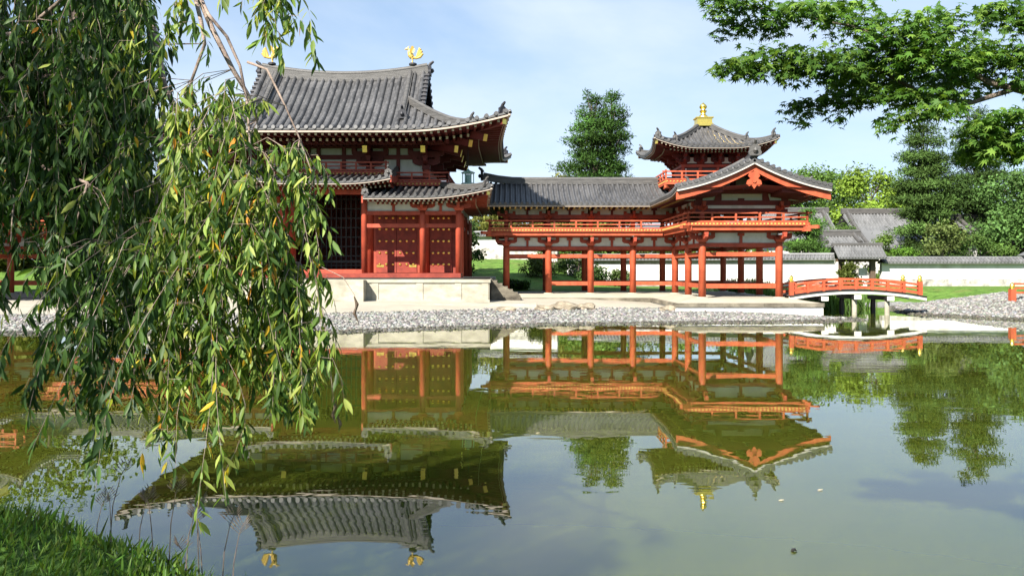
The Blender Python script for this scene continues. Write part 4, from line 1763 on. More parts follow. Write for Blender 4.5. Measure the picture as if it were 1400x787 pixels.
# roofed gate
gt = thing('roofed_gate', (25.15, 63.4, .95), 'small roofed wooden gate between two white garden walls', 'gate')
for x in (24.0, 26.25):
    b = MB()
    b.box(x - .18, x + .18, 63.25, 63.55, .85, 3.05)
    b.build('gate_post', 'wood', gt)
beam(gt, (23.6, 63.4, 2.85), (26.7, 63.4, 2.85), .2, .22, 'wood', 'lintel')
b = MB()
for k in (1, -1):
    P = lambda u, dd, h=0, k=k: (23.4 + u, 63.4 - k * (1.05 - dd), 3.05 + dd * .74 + .12 * dd * dd + h)
    tiles(b, P, 0, 3.5, .22, lambda u: 1.05, nd=5, course=.25)
    b.strip([P(0, 0, -.1), P(3.5, 0, -.1)], [P(0, 1.05, -.16), P(3.5, 1.05, -.16)])
go = b.build('roof', 'oldtile', gt)
b = MB()
ridge(b, [(23.3, 63.4, 3.95), (27.0, 63.4, 3.95)], .24, .26)
b.build('main_ridge', 'ridge', go)
b = MB()
b.box(25.35, 25.95, 63.6, 63.7, .9, 2.3)
b.build('door_leaf', 'white', gt)


def far_roof(name, cx, cy, w, dpt, ze, zr, label, m='oldtile', pitch=.34, gable=True, rot=0):
    t = thing(name, (cx, cy, 1), label, 'building')
    b = MB()
    b.box(cx - w / 2 + .9, cx + w / 2 - .9, cy - dpt / 2 + .9, cy + dpt / 2 - .9, .6, ze + .1)
    b.build('wall', 'white', t)
    b = MB()
    h = dpt / 2
    for k in (1, -1):
        P = lambda u, dd, hh=0, k=k: (cx + u, cy - k * (h - dd), ze + (zr - ze) * (.62 * dd / h + .38 * (dd / h) ** 2) + hh)
        tiles(b, P, -w / 2, w / 2, pitch, lambda u: h, nd=8)
        b.strip([P(-w / 2, 0, -.1), P(w / 2, 0, -.1)], [P(-w / 2, h, -.3), P(w / 2, h, -.3)])
    ro = b.build('roof', m, t)
    b = MB()
    ridge(b, [(cx - w / 2 - .1, cy, zr), (cx + w / 2 + .1, cy, zr)], .5, .6)
    b.build('main_ridge', 'ridge', ro)
    for s in (-1, 1):
        b = MB()
        P = lambda u, dd, hh=0: (cx + u, cy - (h - dd), ze + (zr - ze) * (.62 * dd / h + .38 * (dd / h) ** 2) + hh)
        ridge(b, [P(s * (w / 2 - .5), d, .05) for d in lin(h, .4, 8)], .4, .4)
        b.build('verge_ridge', 'ridge', ro)
        b = MB()
        b.plate([(cx + s * (w / 2 - .95), cy - h + .9, ze + .1), (cx + s * (w / 2 - .95), cy + h - .9, ze + .1), (cx + s * (w / 2 - .95), cy, zr - .4)], (s * .1, 0, 0))
        b.build('gable_wall', 'white', t)
    return t


x, y, z = at(1193, 288, 86)
far_roof('temple_building', 38.9, 90, 9.5, 12, 4.2, z, 'temple building with a broad pale grey tiled roof among trees')
far_roof('temple_building', 29.5, 93, 8.4, 10, 5.0, at(1110, 290, 93)[2], 'temple building whose grey roof peeps out beside the pruned pine')
far_roof('tea_house', 27.6, 74, 3.8, 4, 4.1, at(1150, 322, 74)[2], 'low grey tiled outbuilding behind the gate roof', pitch=.28)
far_roof('tea_house', 46.5, 80, 12, 7, 5.2, at(1330, 300, 80)[2], 'grey roofed house hidden behind the tall pines', pitch=.34)

# ------------------------------------------------------------------ trees and plants
CARD = np.array([(0, 0, 0), (.5, .34, .06), (1, 0, -.04), (.5, -.34, .06)])
CARDF = [(0, 1, 2, 3)]


def leaf_colors(n, base, var=.25, yellow=.12):
    c = np.array(base)[None, :] * (1 + var * rng.normal(size=(n, 1)))
    y = rng.random((n, 1)) * yellow
    c = c * (1 - y) + np.array([[.13, .14, .02]]) * y
    return np.clip(c, .003, .6)


def clump_leaves(centers, radii, per, size, base, flat=1., up=.35, var=.22, cvar=.2, yellow=.12):
    """Leaves spread through the outer part of ellipsoidal clumps; each clump has its own tone."""
    P, A, N, C, S = [], [], [], [], []
    for c, r, k in zip(centers, radii, per):
        k = int(k)
        d = rdir(k)
        rad = (rng.random((k, 1)) ** .45)
        # uneven outline: lumps and bites
        lump = 1 + .28 * np.sin(d[:, :1] * 5 + c[0]) * np.sin(d[:, 1:2] * 4 + c[1]) + .18 * rng.normal(size=(k, 1))
        p = np.asarray(c) + d * rad * lump * np.asarray(r) * np.array([1, 1, flat])
        nn = norm(d * .9 + np.array([[0, 0, up]]) + .38 * rng.normal(size=(k, 3)))
        P.append(p)
        N.append(nn)
        A.append(rdir(k) + d * .4 + np.array([[0, 0, -.25]]))
        tone = 1 + cvar * rng.normal()
        C.append(leaf_colors(k, np.array(base) * max(.5, tone), var, yellow))
        S.append(size * (.6 + .8 * rng.random(k)))
    return map(np.concatenate, (P, A, N, C, S))


def limbs(mb, base, top, r0, targets, r1=.04, lean=0.):
    """Tapered trunk with limbs to the clump centres."""
    base, top = Vector(base), Vector(top)
    n = 7
    pts = []
    for i in range(n):
        t = i / (n - 1)
        p = base.lerp(top, t) + Vector((math.sin(t * 5 + base.x) * lean, math.cos(t * 4 + base.y) * lean, 0)) * (1 - abs(2 * t - 1))
        pts.append(p)
    mb.tube(pts, [r0 * (1.25 if i == 0 else 1 - .8 * i / (n - 1)) for i in range(n)], 8)
    H = (top - base).length
    for tg in targets:
        tg = Vector(tg)
        t = max(.15, min(.92, (tg.z - base.z) / H * .8))
        a = pts[0]
        i = min(n - 2, int(t * (n - 1)))
        a = pts[i].lerp(pts[i + 1], t * (n - 1) - i)
        m_ = a.lerp(tg, .5) + Vector((0, 0, .08 * (tg - a).length))
        mb.tube([a, m_, tg], [r0 * .38 * (1 - .6 * t) + .02, r0 * .22 * (1 - .6 * t) + .015, r1 * .5], 6)


def broadleaf(name, label, x, y, h, w, color, n=5200, size=.34, cat='tree', group=None, trunk=.22, bottom=.28, nclump=26, seed=0, flat=.8, depth=None, bark='pinebark', z0=None):
    rs = np.random.default_rng(int(abs(x * 131 + y * 17)) + seed)
    z = gz1(x, y) if z0 is None else z0
    t = thing(name, (x, y, z), label, cat, group)
    cs, rsz = [], []
    H = h * (1 - bottom)
    for i in range(nclump):
        zz = rs.random()
        prof = math.sin(math.pi * (.12 + .8 * zz)) ** .7
        a = rs.random() * 2 * math.pi
        rr = rs.random() ** .5 * w / 2 * prof
        cs.append((x + rr * math.cos(a), y + rr * math.sin(a) * (depth or 1), z + h * bottom + H * zz * .92))
        rsz.append(np.array([1, 1, 1]) * w * (.13 + .1 * rs.random()))
    per = np.array([r[0] ** 2 for r in rsz])
    per = per / per.sum() * n
    P, A, N, C, S = clump_leaves(cs, rsz, per, size, color, flat=flat)
    V, FF, CC = scatter(CARD, CARDF, P, A, N, S, S, C)
    np_mesh('crown', V, FF, 'foliage', CC, t)
    b = MB()
    limbs(b, (x, y, z - .1), (x + .02 * h, y, z + h * .86), trunk, cs[::2], lean=.03 * h)
    b.build('trunk', bark, t, smooth=True)
    return t


def pine(name, label, x, y, h, w, color, n=7000, layers=9, size=.36, group=None, trunk=.26, start=.18, trunks=((0, 0, 1),), cone=.55, seed=0, droop=.1, gapy=.55, pads=5, spread=.46):
    rs = np.random.default_rng(int(abs(x * 71 + y * 13)) + seed)
    z = gz1(x, y)
    t = thing(name, (x, y, z), label, 'tree', group)
    b = MB()
    cs, rz = [], []
    for (dx, dy, hh) in trunks:
        tg = []
        for L in range(layers):
            f = L / (layers - 1)
            zz = z + h * hh * (start + (1 - start) * f * .97)
            R_ = w / 2 * (1 - (1 - cone * .35) * f ** 1.5) * (.75 + .45 * rs.random()) * (1 if len(trunks) == 1 else .72)
            if f > .93:
                R_ *= .7
            k = pads if f < .85 else 3
            a0 = rs.random() * 6.28
            for q in range(k):
                a = a0 + q * 2 * math.pi / k + rs.normal() * .25
                rr = R_ * (.45 + .4 * rs.random())
                c = (x + dx + rr * math.cos(a), y + dy + rr * math.sin(a), zz - droop * rr + rs.normal() * .25)
                cs.append(c)
                s_ = R_ * (spread - .1 + .2 * rs.random())
                rz.append(np.array([s_ * 1.15, s_ * 1.15, max(.3, h / layers * gapy * (.7 + .4 * rs.random()))]))
                tg.append(c)
        cs.append((x + dx, y + dy, z + h * hh * .97))
        rz.append(np.array([w * .1, w * .1, h * .035]))
        limbs(b, (x + dx * .4, y + dy * .4, z - .1), (x + dx, y + dy, z + h * hh * .97), trunk, tg, lean=.012 * h)
    per = np.array([r[0] * r[0] + r[0] * r[2] for r in rz])
    per = per / per.sum() * n
    P, A, N, C, S = clump_leaves(cs, rz, per, size, color, up=.5, var=.25, cvar=.28, yellow=.1)
    A = A * .6 + np.array([[0, 0, .35]])
    V, FF, CC = scatter(CARD * np.array([1.25, .42, 1]), CARDF, P, A, N, S, S, C)
    np_mesh('crown', V, FF, 'needle', CC, t)
    b.build('trunk', 'pinebark', t, smooth=True)
    return t


def place(px, ytop, Y):
    X, _, z = at(px, ytop, Y)
    return X, Y, z - gz1(X, Y)


G_MID, G_DARK, G_BRIGHT, G_PINE, G_OLIVE = (.075, .14, .028), (.035, .07, .018), (.17, .26, .035), (.04, .08, .02), (.13, .135, .03)
x, y, h = place(822, 126, 95)
pine('conifer', 'dark twin-trunked conifer rising alone behind the corridor roof', x, y, h, 8.6, (.036, .085, .017), n=50000, layers=11, size=.32, trunks=((-1.1, 0, .98), (1.2, .5, 1.0)), start=.25, cone=1.5, trunk=.4, droop=.02, gapy=.36, spread=.5)
x, y, h = place(768, 234, 100)
broadleaf('leafy_tree', 'pale small treetop just left of the twin conifer', x, y, h, 4, G_OLIVE, n=1500, size=.36)
x, y, h = place(1263, 168, 80)
pine('pine_tree', 'tall narrow pine in front of the sky beyond the garden wall', x, y, h, 3.5, (.052, .098, .024), n=42000, layers=10, size=.26, cone=2.7, start=.16, gapy=.42, pads=6, spread=.62)
x, y, h = place(1333, 150, 80)
pine('pine_tree', 'tall dark pine half hidden under the maple branch', x, y, h, 4.1, (.038, .078, .02), n=40000, layers=10, size=.26, cone=2.6, start=.16, gapy=.4, pads=6, spread=.62)
x, y, h = place(1400, 226, 74)
broadleaf('leafy_tree', 'dense mid green broadleaf tree at the right edge behind the wall', x, y, h, 7.6, (.075, .15, .04), n=18000, size=.26, bottom=.12, nclump=50)
for px, yt, Y, w, c, lb in ((1118, 226, 118, 10, G_MID, 'rounded green tree rising over the gable end of the wing'),
                            (1190, 230, 110, 8.5, G_BRIGHT, 'bright yellow-green tree above the broad grey temple roof'),
                            (1150, 232, 124, 9, (.06, .12, .024), 'thin crowned tree between the gable end and the bright tree'),
                            (1240, 255, 112, 7, G_BRIGHT, 'light green tree peeping out left of the tall narrow pine'),
                            (1300, 250, 115, 9, (.08, .15, .03), 'pale green tree seen between the two tall pines'),
                            (1085, 238, 108, 7, G_MID, 'green treetop touching the right eave of the gable')):
    x, y, h = place(px, yt, Y)
    broadleaf('leafy_tree', lb, x, y, h, w, c, n=9000, size=.36, bottom=.35, trunk=.3, nclump=34)
x, y, h = place(1104, 288, 66.5)
pine('pruned_pine', 'cloud-pruned dark pine behind the wall next to the gable', x, y, h, 3.6, (.08, .17, .034), n=16000, layers=6, size=.2, cone=1.6, start=.3, gapy=.45, trunk=.12)
x, y, h = place(1292, 302, 67)
broadleaf('garden_tree', 'small pale tree with bare forked stems behind the bright wall', x, y, h, 4.2, (.1, .135, .04), n=1700, size=.22, bottom=.5, trunk=.09, nclump=13, bark='twig', flat=.6)
for px, yt, Y, w, c, lb in ((1206, 320, 68, 3.0, (.09, .15, .03), 'round light green shrub right of the gate roof'),
                            (1236, 338, 67, 3.2, (.075, .16, .02), 'low bright shrub behind the white wall right of the gate'),
                            (1338, 318, 68, 3.4, (.07, .13, .03), 'spreading green shrub under the dark tall pine'),
                            (1372, 330, 69, 3.6, G_MID, 'dark shrub behind the wall below the broadleaf tree'),
                            (1163, 362, 62.5, 1.7, (.07, .09, .02), 'small reddish-tipped shrub inside the gateway'),
                            (1150, 303, 76, 3.4, G_MID, 'dark green tree between the two far roofs'),
                            (1262, 335, 70, 4.4, G_DARK, 'dark shrub at the foot of the tall narrow pine')):
    x, y, h = place(px, yt, Y)
    broadleaf('shrub', lb, x, y, h, w, c, n=3600, size=.16, bottom=.08, trunk=.06, nclump=16, cat='shrub')
# between hall and wing, and behind the corridor
for px, yt, Y, w, c, lb in ((637, 298, 66, 2.6, G_DARK, 'dark upright shrub close to the hall corner'),
                            (672, 288, 90, 9, G_OLIVE, 'autumn-tinged olive tree above the high white wall'),
                            (700, 283, 97, 9, (.09, .1, .03), 'brownish green tree behind the corridor left end'),
                            (762, 296, 92, 9, G_OLIVE, 'olive tree seen through the upper floor of the corridor'),
                            (815, 312, 88, 8, G_MID, 'green tree in the middle opening of the corridor'),
                            (870, 316, 90, 9, (.07, .1, .025), 'muted green tree behind the long white wall'),
                            (930, 322, 86, 8, (.065, .12, .022), 'green tree behind the gabled arm of the wing'),
                            (1000, 318, 84, 8, G_MID, 'green tree showing between the front columns of the wing')):
    x, y, h = place(px, yt, Y)
    broadleaf('garden_tree' if w > 4 else 'shrub', lb, x, y, h, w, c, n=3600, size=.36 if w > 4 else .2, bottom=.1, trunk=.15, nclump=24, cat='tree' if w > 4 else 'shrub')
for px, yt, Y, w, c, lb in ((733, 352, 66, 2.7, (.075, .1, .03), 'rounded clipped bush on the lawn bank'),
                            (704, 384, 56.8, 1.7, (.03, .08, .012), 'low dark bush beside the first corridor column'),
                            (757, 338, 70, 3.4, G_DARK, 'dark pine bush beyond the second corridor column'),
                            (790, 345, 68, 3.2, (.06, .1, .03), 'pale green bush against the slanting wall'),
                            (812, 362, 64, 2.6, G_DARK, 'dark low bush at the wall foot behind the corridor'),
                            (845, 372, 63.5, 2.0, (.07, .11, .03), 'small bush before the long white wall'),
                            (672, 392, 57.5, .9, (.035, .085, .014), 'tiny bush on the lawn edge by the hall steps')):
    x, y, h = place(px, yt, Y)
    broadleaf('bush', lb, x, y, h, w, c, n=2200, size=.16, bottom=.03, trunk=.05, nclump=14, cat='bush')
# beyond the far wing, behind the cherry
for px, yt, Y, w, c, lb in ((60, 100, 84, 14, G_MID, 'big spreading tree far behind the shaded left wing'),
                            (-60, 130, 78, 13, G_DARK, 'dark big tree at the left edge beyond the pond'),
                            (150, 190, 92, 11, (.06, .11, .025), 'lighter tree between the left wing and the hall roof'),
                            (15, 300, 70, 6, G_OLIVE, 'olive tree low behind the shaded left wing')):
    x, y, h = place(px, yt, Y)
    broadleaf('leafy_tree', lb, x, y, h, w, c, n=6000, size=.5, bottom=.16, trunk=.35, nclump=34)

# tall iris leaves by the bridge
BL = np.array([(0, .5, 0), (0, -.5, 0), (.5, -.42, .1), (.5, .42, .1), (.85, .18, .4), (.85, -.18, .4), (1, 0, .75)])
def tri(faces):
    """Quads with a doubled corner become triangles: split everything into triangles."""
    out = []
    for f in faces:
        f = list(dict.fromkeys(f))
        for i in range(1, len(f) - 1):
            out.append((f[0], f[i], f[i + 1]))
    return out


BLF = tri([(0, 1, 2, 3), (3, 2, 5, 4), (4, 5, 6, 6)])


def blades(name, P, A, L, W, C, parent=None):
    N = rdir(len(P)) * np.array([1, 1, .2])
    V, FF, CC = scatter(BL, BLF, P, A, N, L, W, C)
    F1 = FF
    return np_mesh(name, V, F1, 'blade', CC, parent)




iris = [(1005, 51.3), (1028, 52), (1048, 50.8), (1075, 49.5), (1096, 50.5), (1118, 49.3), (1140, 50.6), (1160, 49.8)]
spot = ['behind the back corner columns', 'between the two rear right columns', 'behind the middle right column', 'just right of the front corner column',
        'behind the left end of the bridge', 'behind the rising part of the bridge', 'behind the crest of the bridge', 'nearest the gateway behind the bridge']
for (px, Y), lb in zip(iris, spot):
    X = (px - 700) * Y / F
    if Y < 55.8 and X < 14.7:
        Y = 58.5
        X = (px - 700) * Y / F
    z = max(gz1(X, Y), .0)
    t = thing('iris_clump', (X, Y, z), 'tall green iris clump ' + lb, 'plant', 'iris clumps along the garden wall')
    n = 260
    P = np.column_stack([X + rng.normal(size=n) * .55, Y + rng.normal(size=n) * .4, np.full(n, z)])
    A = np.column_stack([rng.normal(size=n) * .35, rng.normal(size=n) * .35, np.ones(n)])
    C = leaf_colors(n, (.07, .14, .025), .25)
    blades('leaves', P, A, .75 + .5 * rng.random(n), .07, C, t)

# ------------------------------------------------------------------ gravel shore
ICO_V, ICO_F = None, None
import bmesh
bm = bmesh.new()
bmesh.ops.create_icosphere(bm, subdivisions=1, radius=1)
ICO_V = np.array([v.co[:] for v in bm.verts])
ICO_F = [tuple(v.index for v in f.verts) for f in bm.faces]
bm.free()


def gravel(name, n, xr, yr, keep, size, label):
    xy = np.column_stack([rng.uniform(*xr, n), rng.uniform(*yr, n)])
    z, df, dn, ri = ground_z(xy)
    k = keep(df, ri, xy)
    xy, z = xy[k], z[k]
    n = len(xy)
    s = size * (.45 + 1.5 * rng.random(n) ** 3)
    P = np.column_stack([xy, z + s * .15])
    A = rdir(n) * np.array([1, 1, .25])
    N = rdir(n) * .4 + np.array([[0, 0, 1]])
    g = .085 + .21 * rng.random((n, 1)) ** 1.3
    C = g * np.array([[1.0, .965, .89]]) * (1 + .06 * rng.normal(size=(n, 3)))
    C = np.where(z[:, None] < .045, C * np.array([[.38, .37, .3]]), C)       # wet stones at the waterline
    T = ICO_V * np.array([1.25, .9, .6]) * (1 + .18 * rng.normal(size=(len(ICO_V), 1)))
    V, FF, CC = scatter(T, ICO_F, P, A, N, s, s, C)
    tag(np_mesh(name, V, FF, 'pebble', CC), label, 'gravel', kind='stuff')


gravel('gravel', 66000, (-29, 15.6), (29.8, 42.4), lambda df, ri, xy: (df > -.25) & (df < 6.7) & (ri < .6) & ~((xy[:, 0] > 7.6) & (xy[:, 1] > 40.9)), .052, 'grey loose gravel sloping into the water before the halls')
gravel('gravel', 46000, (17.4, 34), (33, 51.5), lambda df, ri, xy: (df > -.3) & (df < 6.7) & (ri >= .5) & ((xy[:, 1] < 45.6 + .3 * np.sin(xy[:, 0] * 2)) | (df < 6.3)), .062, 'grey gravel bank right of the arched bridge')


def boulder(x, y, s, label, sq=.55):
    bm = bmesh.new()
    bmesh.ops.create_icosphere(bm, subdivisions=3, radius=1)
    ph = [random.random() * 6 for _ in range(6)]
    for v in bm.verts:
        p = v.co
        k = 1 + .18 * math.sin(p.x * 3.1 + ph[0]) * math.cos(p.y * 2.7 + ph[1]) + .1 * math.sin(p.z * 6 + ph[2] + p.x * 5) + .05 * math.sin(p.x * 11 + ph[3]) * math.sin(p.y * 12 + ph[4])
        v.co = Vector((p.x * k * s, p.y * k * s * .6, p.z * k * s * sq))
    me = bpy.data.meshes.new('boulder')
    bm.to_mesh(me)
    bm.free()
    me.materials.append(M['boulder'])
    o = link('boulder', me, None, (x, y, gz1(x, y) + s * sq * .35))
    return tag(o, label, 'rock')


boulder(2.55, 41.3, .8, 'large flat brown boulder on the gravel before the corridor', .35)
boulder(1.55, 41.0, .45, 'small brown rock left of the large flat boulder', .4)
boulder(-.3, 40.4, .5, 'low grey rock on the gravel beside the terrace', .3)
boulder(3.5, 41.5, .5, 'pale rock at the right end of the flat boulder', .45)
boulder(7.4, 41.2, .45, 'mossy rock at the corner of the white plinth', .4)

# ------------------------------------------------------------------ grassy bank in front
n = 36000
xy = np.column_stack([rng.uniform(-7.5, -.2, n), rng.uniform(2.6, 8.0, n)])
z, df, dn, ri = ground_z(xy)
k = (dn > .0) & (xy[:, 0] / xy[:, 1] > -1.0)
xy, z, dn = xy[k], z[k], dn[k]
n = len(xy)
A = np.column_stack([rng.normal(size=n) * .5 + .12, rng.normal(size=n) * .5 + .15, np.ones(n)])
tall = rng.random(n)
L = .045 + .08 * rng.random(n) + .12 * (tall > .95) * rng.random(n)
C = leaf_colors(n, (.07, .16, .024), .35, .5)
o = blades('grass', np.column_stack([xy, z - .01]), A, L, .011 + .006 * rng.random(n), C)
tag(o, 'lush green grass covering the near bank', 'grass', kind='stuff')


def stalk(x, y, h, dx, label):
    z = gz1(x, y)
    t = thing('grass_stalk', (x, y, z), label, 'grass stalk', 'thin seeding grass stalks at the water edge')
    b = MB()
    pts = [(x, y, z), (x + dx * .2, y, z + h * .5), (x + dx * .6, y + .02, z + h * .85), (x + dx, y + .03, z + h)]
    b.tube(pts, [.0035, .003, .002, .001], 5)
    st = b.build('stem', 'bark', t)
    b = MB()
    for i in range(5):
        f = .72 + i * .06
        p = Vector(pts[2]).lerp(Vector(pts[3]), (f - .7) / .3)
        for s in (-1, 1):
            q = p + Vector((s * (.06 - .008 * i), .01, .05))
            b.tube([p, q], [.0015, .001], 4)
            b.tube([q - (q - p) * .5, q], [.004, .001], 4)
    b.build('seed_head', 'bark', t)


k = 0
for (x, y, h, dx) in ((-2.75, 5.75, .33, .05), (-2.55, 5.55, .4, -.04), (-2.3, 5.35, .45, .07), (-2.1, 5.1, .38, -.06), (-1.95, 4.95, .47, .05), (-1.8, 4.8, .4, .08), (-1.66, 4.62, .36, -.03), (-1.5, 4.5, .4, .06),
                      (-2.45, 5.3, .5, .1), (-1.72, 4.85, .45, -.07), (-1.4, 4.35, .38, .05), (-1.9, 5.15, .3, -.09)):
    stalk(x, y, h, dx, 'thin dark seeding grass stalk standing over the water edge')

# things afloat
b = MB()
x, y = (1085 - 700) * 7.1 / F, 7.1
b.tube([(x - .022, y, .0), (x - .008, y, .012), (x + .012, y + .006, .016), (x + .026, y, .004)], [.006, .014, .011, .004], 8)
tag(b.build('floating_seed_pod', 'black'), 'small dark seed pod floating alone on open water', 'seed pod')
leafm = [(1121, 670), (735, 592), (1068, 684)]
for i, (px, py) in enumerate(leafm):
    Y = EYE * F / (py - HZ)
    x = (px - 700) * Y / F
    b = MB()
    b.plate([(x - .025, Y, .004), (x, Y - .012, .006), (x + .03, Y, .008), (x, Y + .012, .006)], (0, 0, .004))
    tag(b.build('floating_leaf', 'cream'), 'pale fallen leaf floating on the still pond', 'leaf', 'pale leaves floating on the pond')

# ------------------------------------------------------------------ weeping cherry
CL = np.array([(0, .04, 0), (0, -.04, 0), (.14, .3, .03), (.14, 0, -.04), (.14, -.3, .03), (.42, .5, .07), (.42, 0, -.07), (.42, -.5, .07),
               (.72, .33, .0), (.72, 0, -.1), (.72, -.33, .0), (1.0, 0, -.28)])
CLF = [(0, 1, 3, 2), (1, 4, 3, 3), (2, 3, 6, 5), (3, 4, 7, 6), (5, 6, 9, 8), (6, 7, 10, 9), (8, 9, 11, 11), (9, 10, 11, 11)]


CLF = tri(CLF)

cherry = thing('weeping_cherry_tree', (-6.4, 3.6, .62), 'weeping tree with long hanging leafy branches over the pond, partly sunlit', 'tree')
b = MB()
b.tube([(-6.4, 3.6, .4), (-6.35, 3.6, 1.6), (-6.1, 3.7, 3.0), (-5.7, 3.8, 4.2), (-5.0, 4.0, 5.2), (-3.9, 4.2, 5.8)], [.36, .28, .25, .22, .17, .1], 12)
b.build('trunk', 'bark', cherry, smooth=True)


def limb(pts, rs):
    b = MB()
    P = [Vector(p) for p in pts]
    b.tube(P, rs, 7)
    b.build('branch', 'twig', cherry, smooth=True)


def A3(px, py, Y):
    return Vector(at(px, py, Y))


limb([(-5.0, 4.0, 5.2), (-3.2, 4.3, 5.2), A3(215, -140, 4.5), A3(262, -30, 4.5), A3(290, 40, 4.45), A3(318, 95, 4.4), A3(338, 128, 4.4), A3(352, 165, 4.4)], [.1, .07, .03, .017, .0145, .0125, .011, .008])
limb([A3(270, -10, 4.5), A3(285, 20, 4.4), A3(310, 50, 4.3), A3(328, 90, 4.25), A3(338, 140, 4.2), A3(342, 200, 4.2), A3(345, 250, 4.2), A3(336, 320, 4.2)], [.011, .009, .008, .007, .006, .005, .004, .002])
limb([A3(258, -40, 4.7), A3(275, 30, 4.6), A3(280, 60, 4.6), A3(262, 110, 4.6), A3(255, 190, 4.6), A3(262, 250, 4.55), A3(262, 310, 4.5), A3(300, 362, 4.5), A3(320, 385, 4.5)], [.014, .011, .009, .008, .007, .007, .006, .005, .003])
limb([A3(338, 85, 4.3), A3(365, 95, 4.3), A3(390, 145, 4.3), A3(410, 190, 4.3), A3(428, 240, 4.3), A3(432, 300, 4.3)], [.007, .006, .005, .004, .003, .002])
limb([(-5.6, 3.8, 4.4), A3(-60, 60, 5.2), A3(30, 45, 5.0), A3(70, 12, 4.9), A3(95, -10, 4.8)], [.07, .035, .014, .011, .008])
limb([A3(22, 55, 5.0), A3(45, 62, 5.0), A3(58, 105, 5.0), A3(65, 170, 5.0)], [.01, .008, .006, .003])
limb([A3(170, -60, 5.6), A3(205, 20, 5.5), A3(225, 120, 5.4), A3(262, 190, 5.3), A3(300, 250, 5.3)], [.03, .024, .02, .014, .008])
limb([(-4.3, 4.1, 5.5), A3(100, -120, 4.8), A3(180, -60, 4.5), A3(330, -60, 4.0), A3(345, 0, 4.0)], [.08, .05, .03, .012, .006])

# hanging shoots: (top x, top y, bottom x, bottom y, depth, leaf spacing in m)
strands = []


def group(n, tx, ty, bx, by, Y, jx=18, jy=30, sp=.016):
    for _ in range(n):
        f = random.random()
        a = tx[0] + (tx[1] - tx[0]) * f
        c = bx[0] + (bx[1] - bx[0]) * f
        strands.append((a + random.gauss(0, jx), random.uniform(*ty) + random.gauss(0, jy * .4), c + random.gauss(0, jx), random.uniform(*by), random.uniform(*Y), sp))


# the dark mass at the left
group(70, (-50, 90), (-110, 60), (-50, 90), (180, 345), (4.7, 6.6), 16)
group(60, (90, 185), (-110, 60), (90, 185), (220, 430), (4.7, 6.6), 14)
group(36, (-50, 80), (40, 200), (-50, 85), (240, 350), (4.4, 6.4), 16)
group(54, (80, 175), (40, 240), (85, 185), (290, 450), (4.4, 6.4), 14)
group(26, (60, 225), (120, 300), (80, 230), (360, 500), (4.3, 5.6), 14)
group(20, (90, 210), (-80, 10), (105, 190), (110, 230), (4.4, 5.8), 12)
for s_ in ((118, 330, 42, 612, 3.7), (160, 380, 128, 672, 3.6), (150, 400, 150, 600, 3.8), (185, 400, 118, 640, 3.8), (30, 330, 12, 450, 4.4), (0, 300, -5, 500, 3.6), (130, 400, 138, 560, 3.9), (205, 420, 196, 560, 3.9), (226, 430, 228, 632, 3.8), (170, 420, 175, 560, 4)):
    strands.append((*s_, .02))
# sunlit middle and right
group(24, (215, 320), (110, 230), (190, 310), (330, 540), (3.8, 4.6), 10)
group(19, (240, 335), (230, 380), (205, 335), (470, 585), (3.7, 4.5), 10)
group(13, (320, 395), (190, 290), (335, 415), (360, 560), (3.9, 4.5), 7)
group(10, (345, 405), (300, 400), (365, 420), (470, 575), (3.9, 4.4), 6)
group(3, (385, 412), (190, 240), (405, 425), (270, 420), (3.9, 4.4), 4)
group(7, (380, 408), (360, 430), (380, 415), (520, 585), (3.8, 4.3), 5)
group(6, (90, 170), (400, 440), (95, 175), (480, 590), (3.8, 4.4), 8)
group(3, (55, 85), (330, 400), (35, 75), (480, 600), (3.8, 4.3), 6)
for s_ in ((285, 430, 308, 690, 3.6), (280, 500, 272, 715, 3.5), (230, 520, 238, 640, 3.6), (300, 500, 304, 650, 3.65), (418, 300, 424, 580, 3.9), (408, 400, 415, 570, 3.9), (372, 420, 372, 560, 4.0),
           (340, -60, 362, 80, 3.9), (352, -60, 352, 60, 3.9), (362, -60, 360, 40, 3.95), (325, -60, 330, 12, 4.0), (372, -60, 355, 20, 3.9), (232, -60, 222, 70, 4.4), (248, -60, 240, 50, 4.4)):
    strands.append((*s_, .018))
# crown overhead and out of the frame that shades the left side
canopy = []
for _ in range(640):
    a = Vector((random.uniform(-7.8, -4.05), random.uniform(-.2, 4.2), random.uniform(4.4, 8.2)))
    canopy.append((a, a + Vector((random.gauss(0, .25), random.gauss(0, .25), -random.uniform(.9, 2.0)))))
for _ in range(90):
    a = Vector((random.uniform(-7.5, -4.6), random.uniform(3.2, 6.5), random.uniform(4.2, 6.2)))
    canopy.append((a, a + Vector((random.gauss(0, .25), random.gauss(0, .25), -random.uniform(1.2, 3.0)))))

LP, LA, LN, LL, LW, LC = [], [], [], [], [], []
tw = MB()
LEAF_SUNLIT = [(.03, .065, .014), (.06, .115, .022), (.1, .175, .032), (.18, .25, .05), (.14, .21, .038)]  # brighter set, sunlight put into the leaf colour
LEAF_SHADED = [(.022, .048, .014), (.03, .065, .018), (.05, .1, .024), (.08, .15, .03)]  # darker set, shade painted into the leaves of the left mass


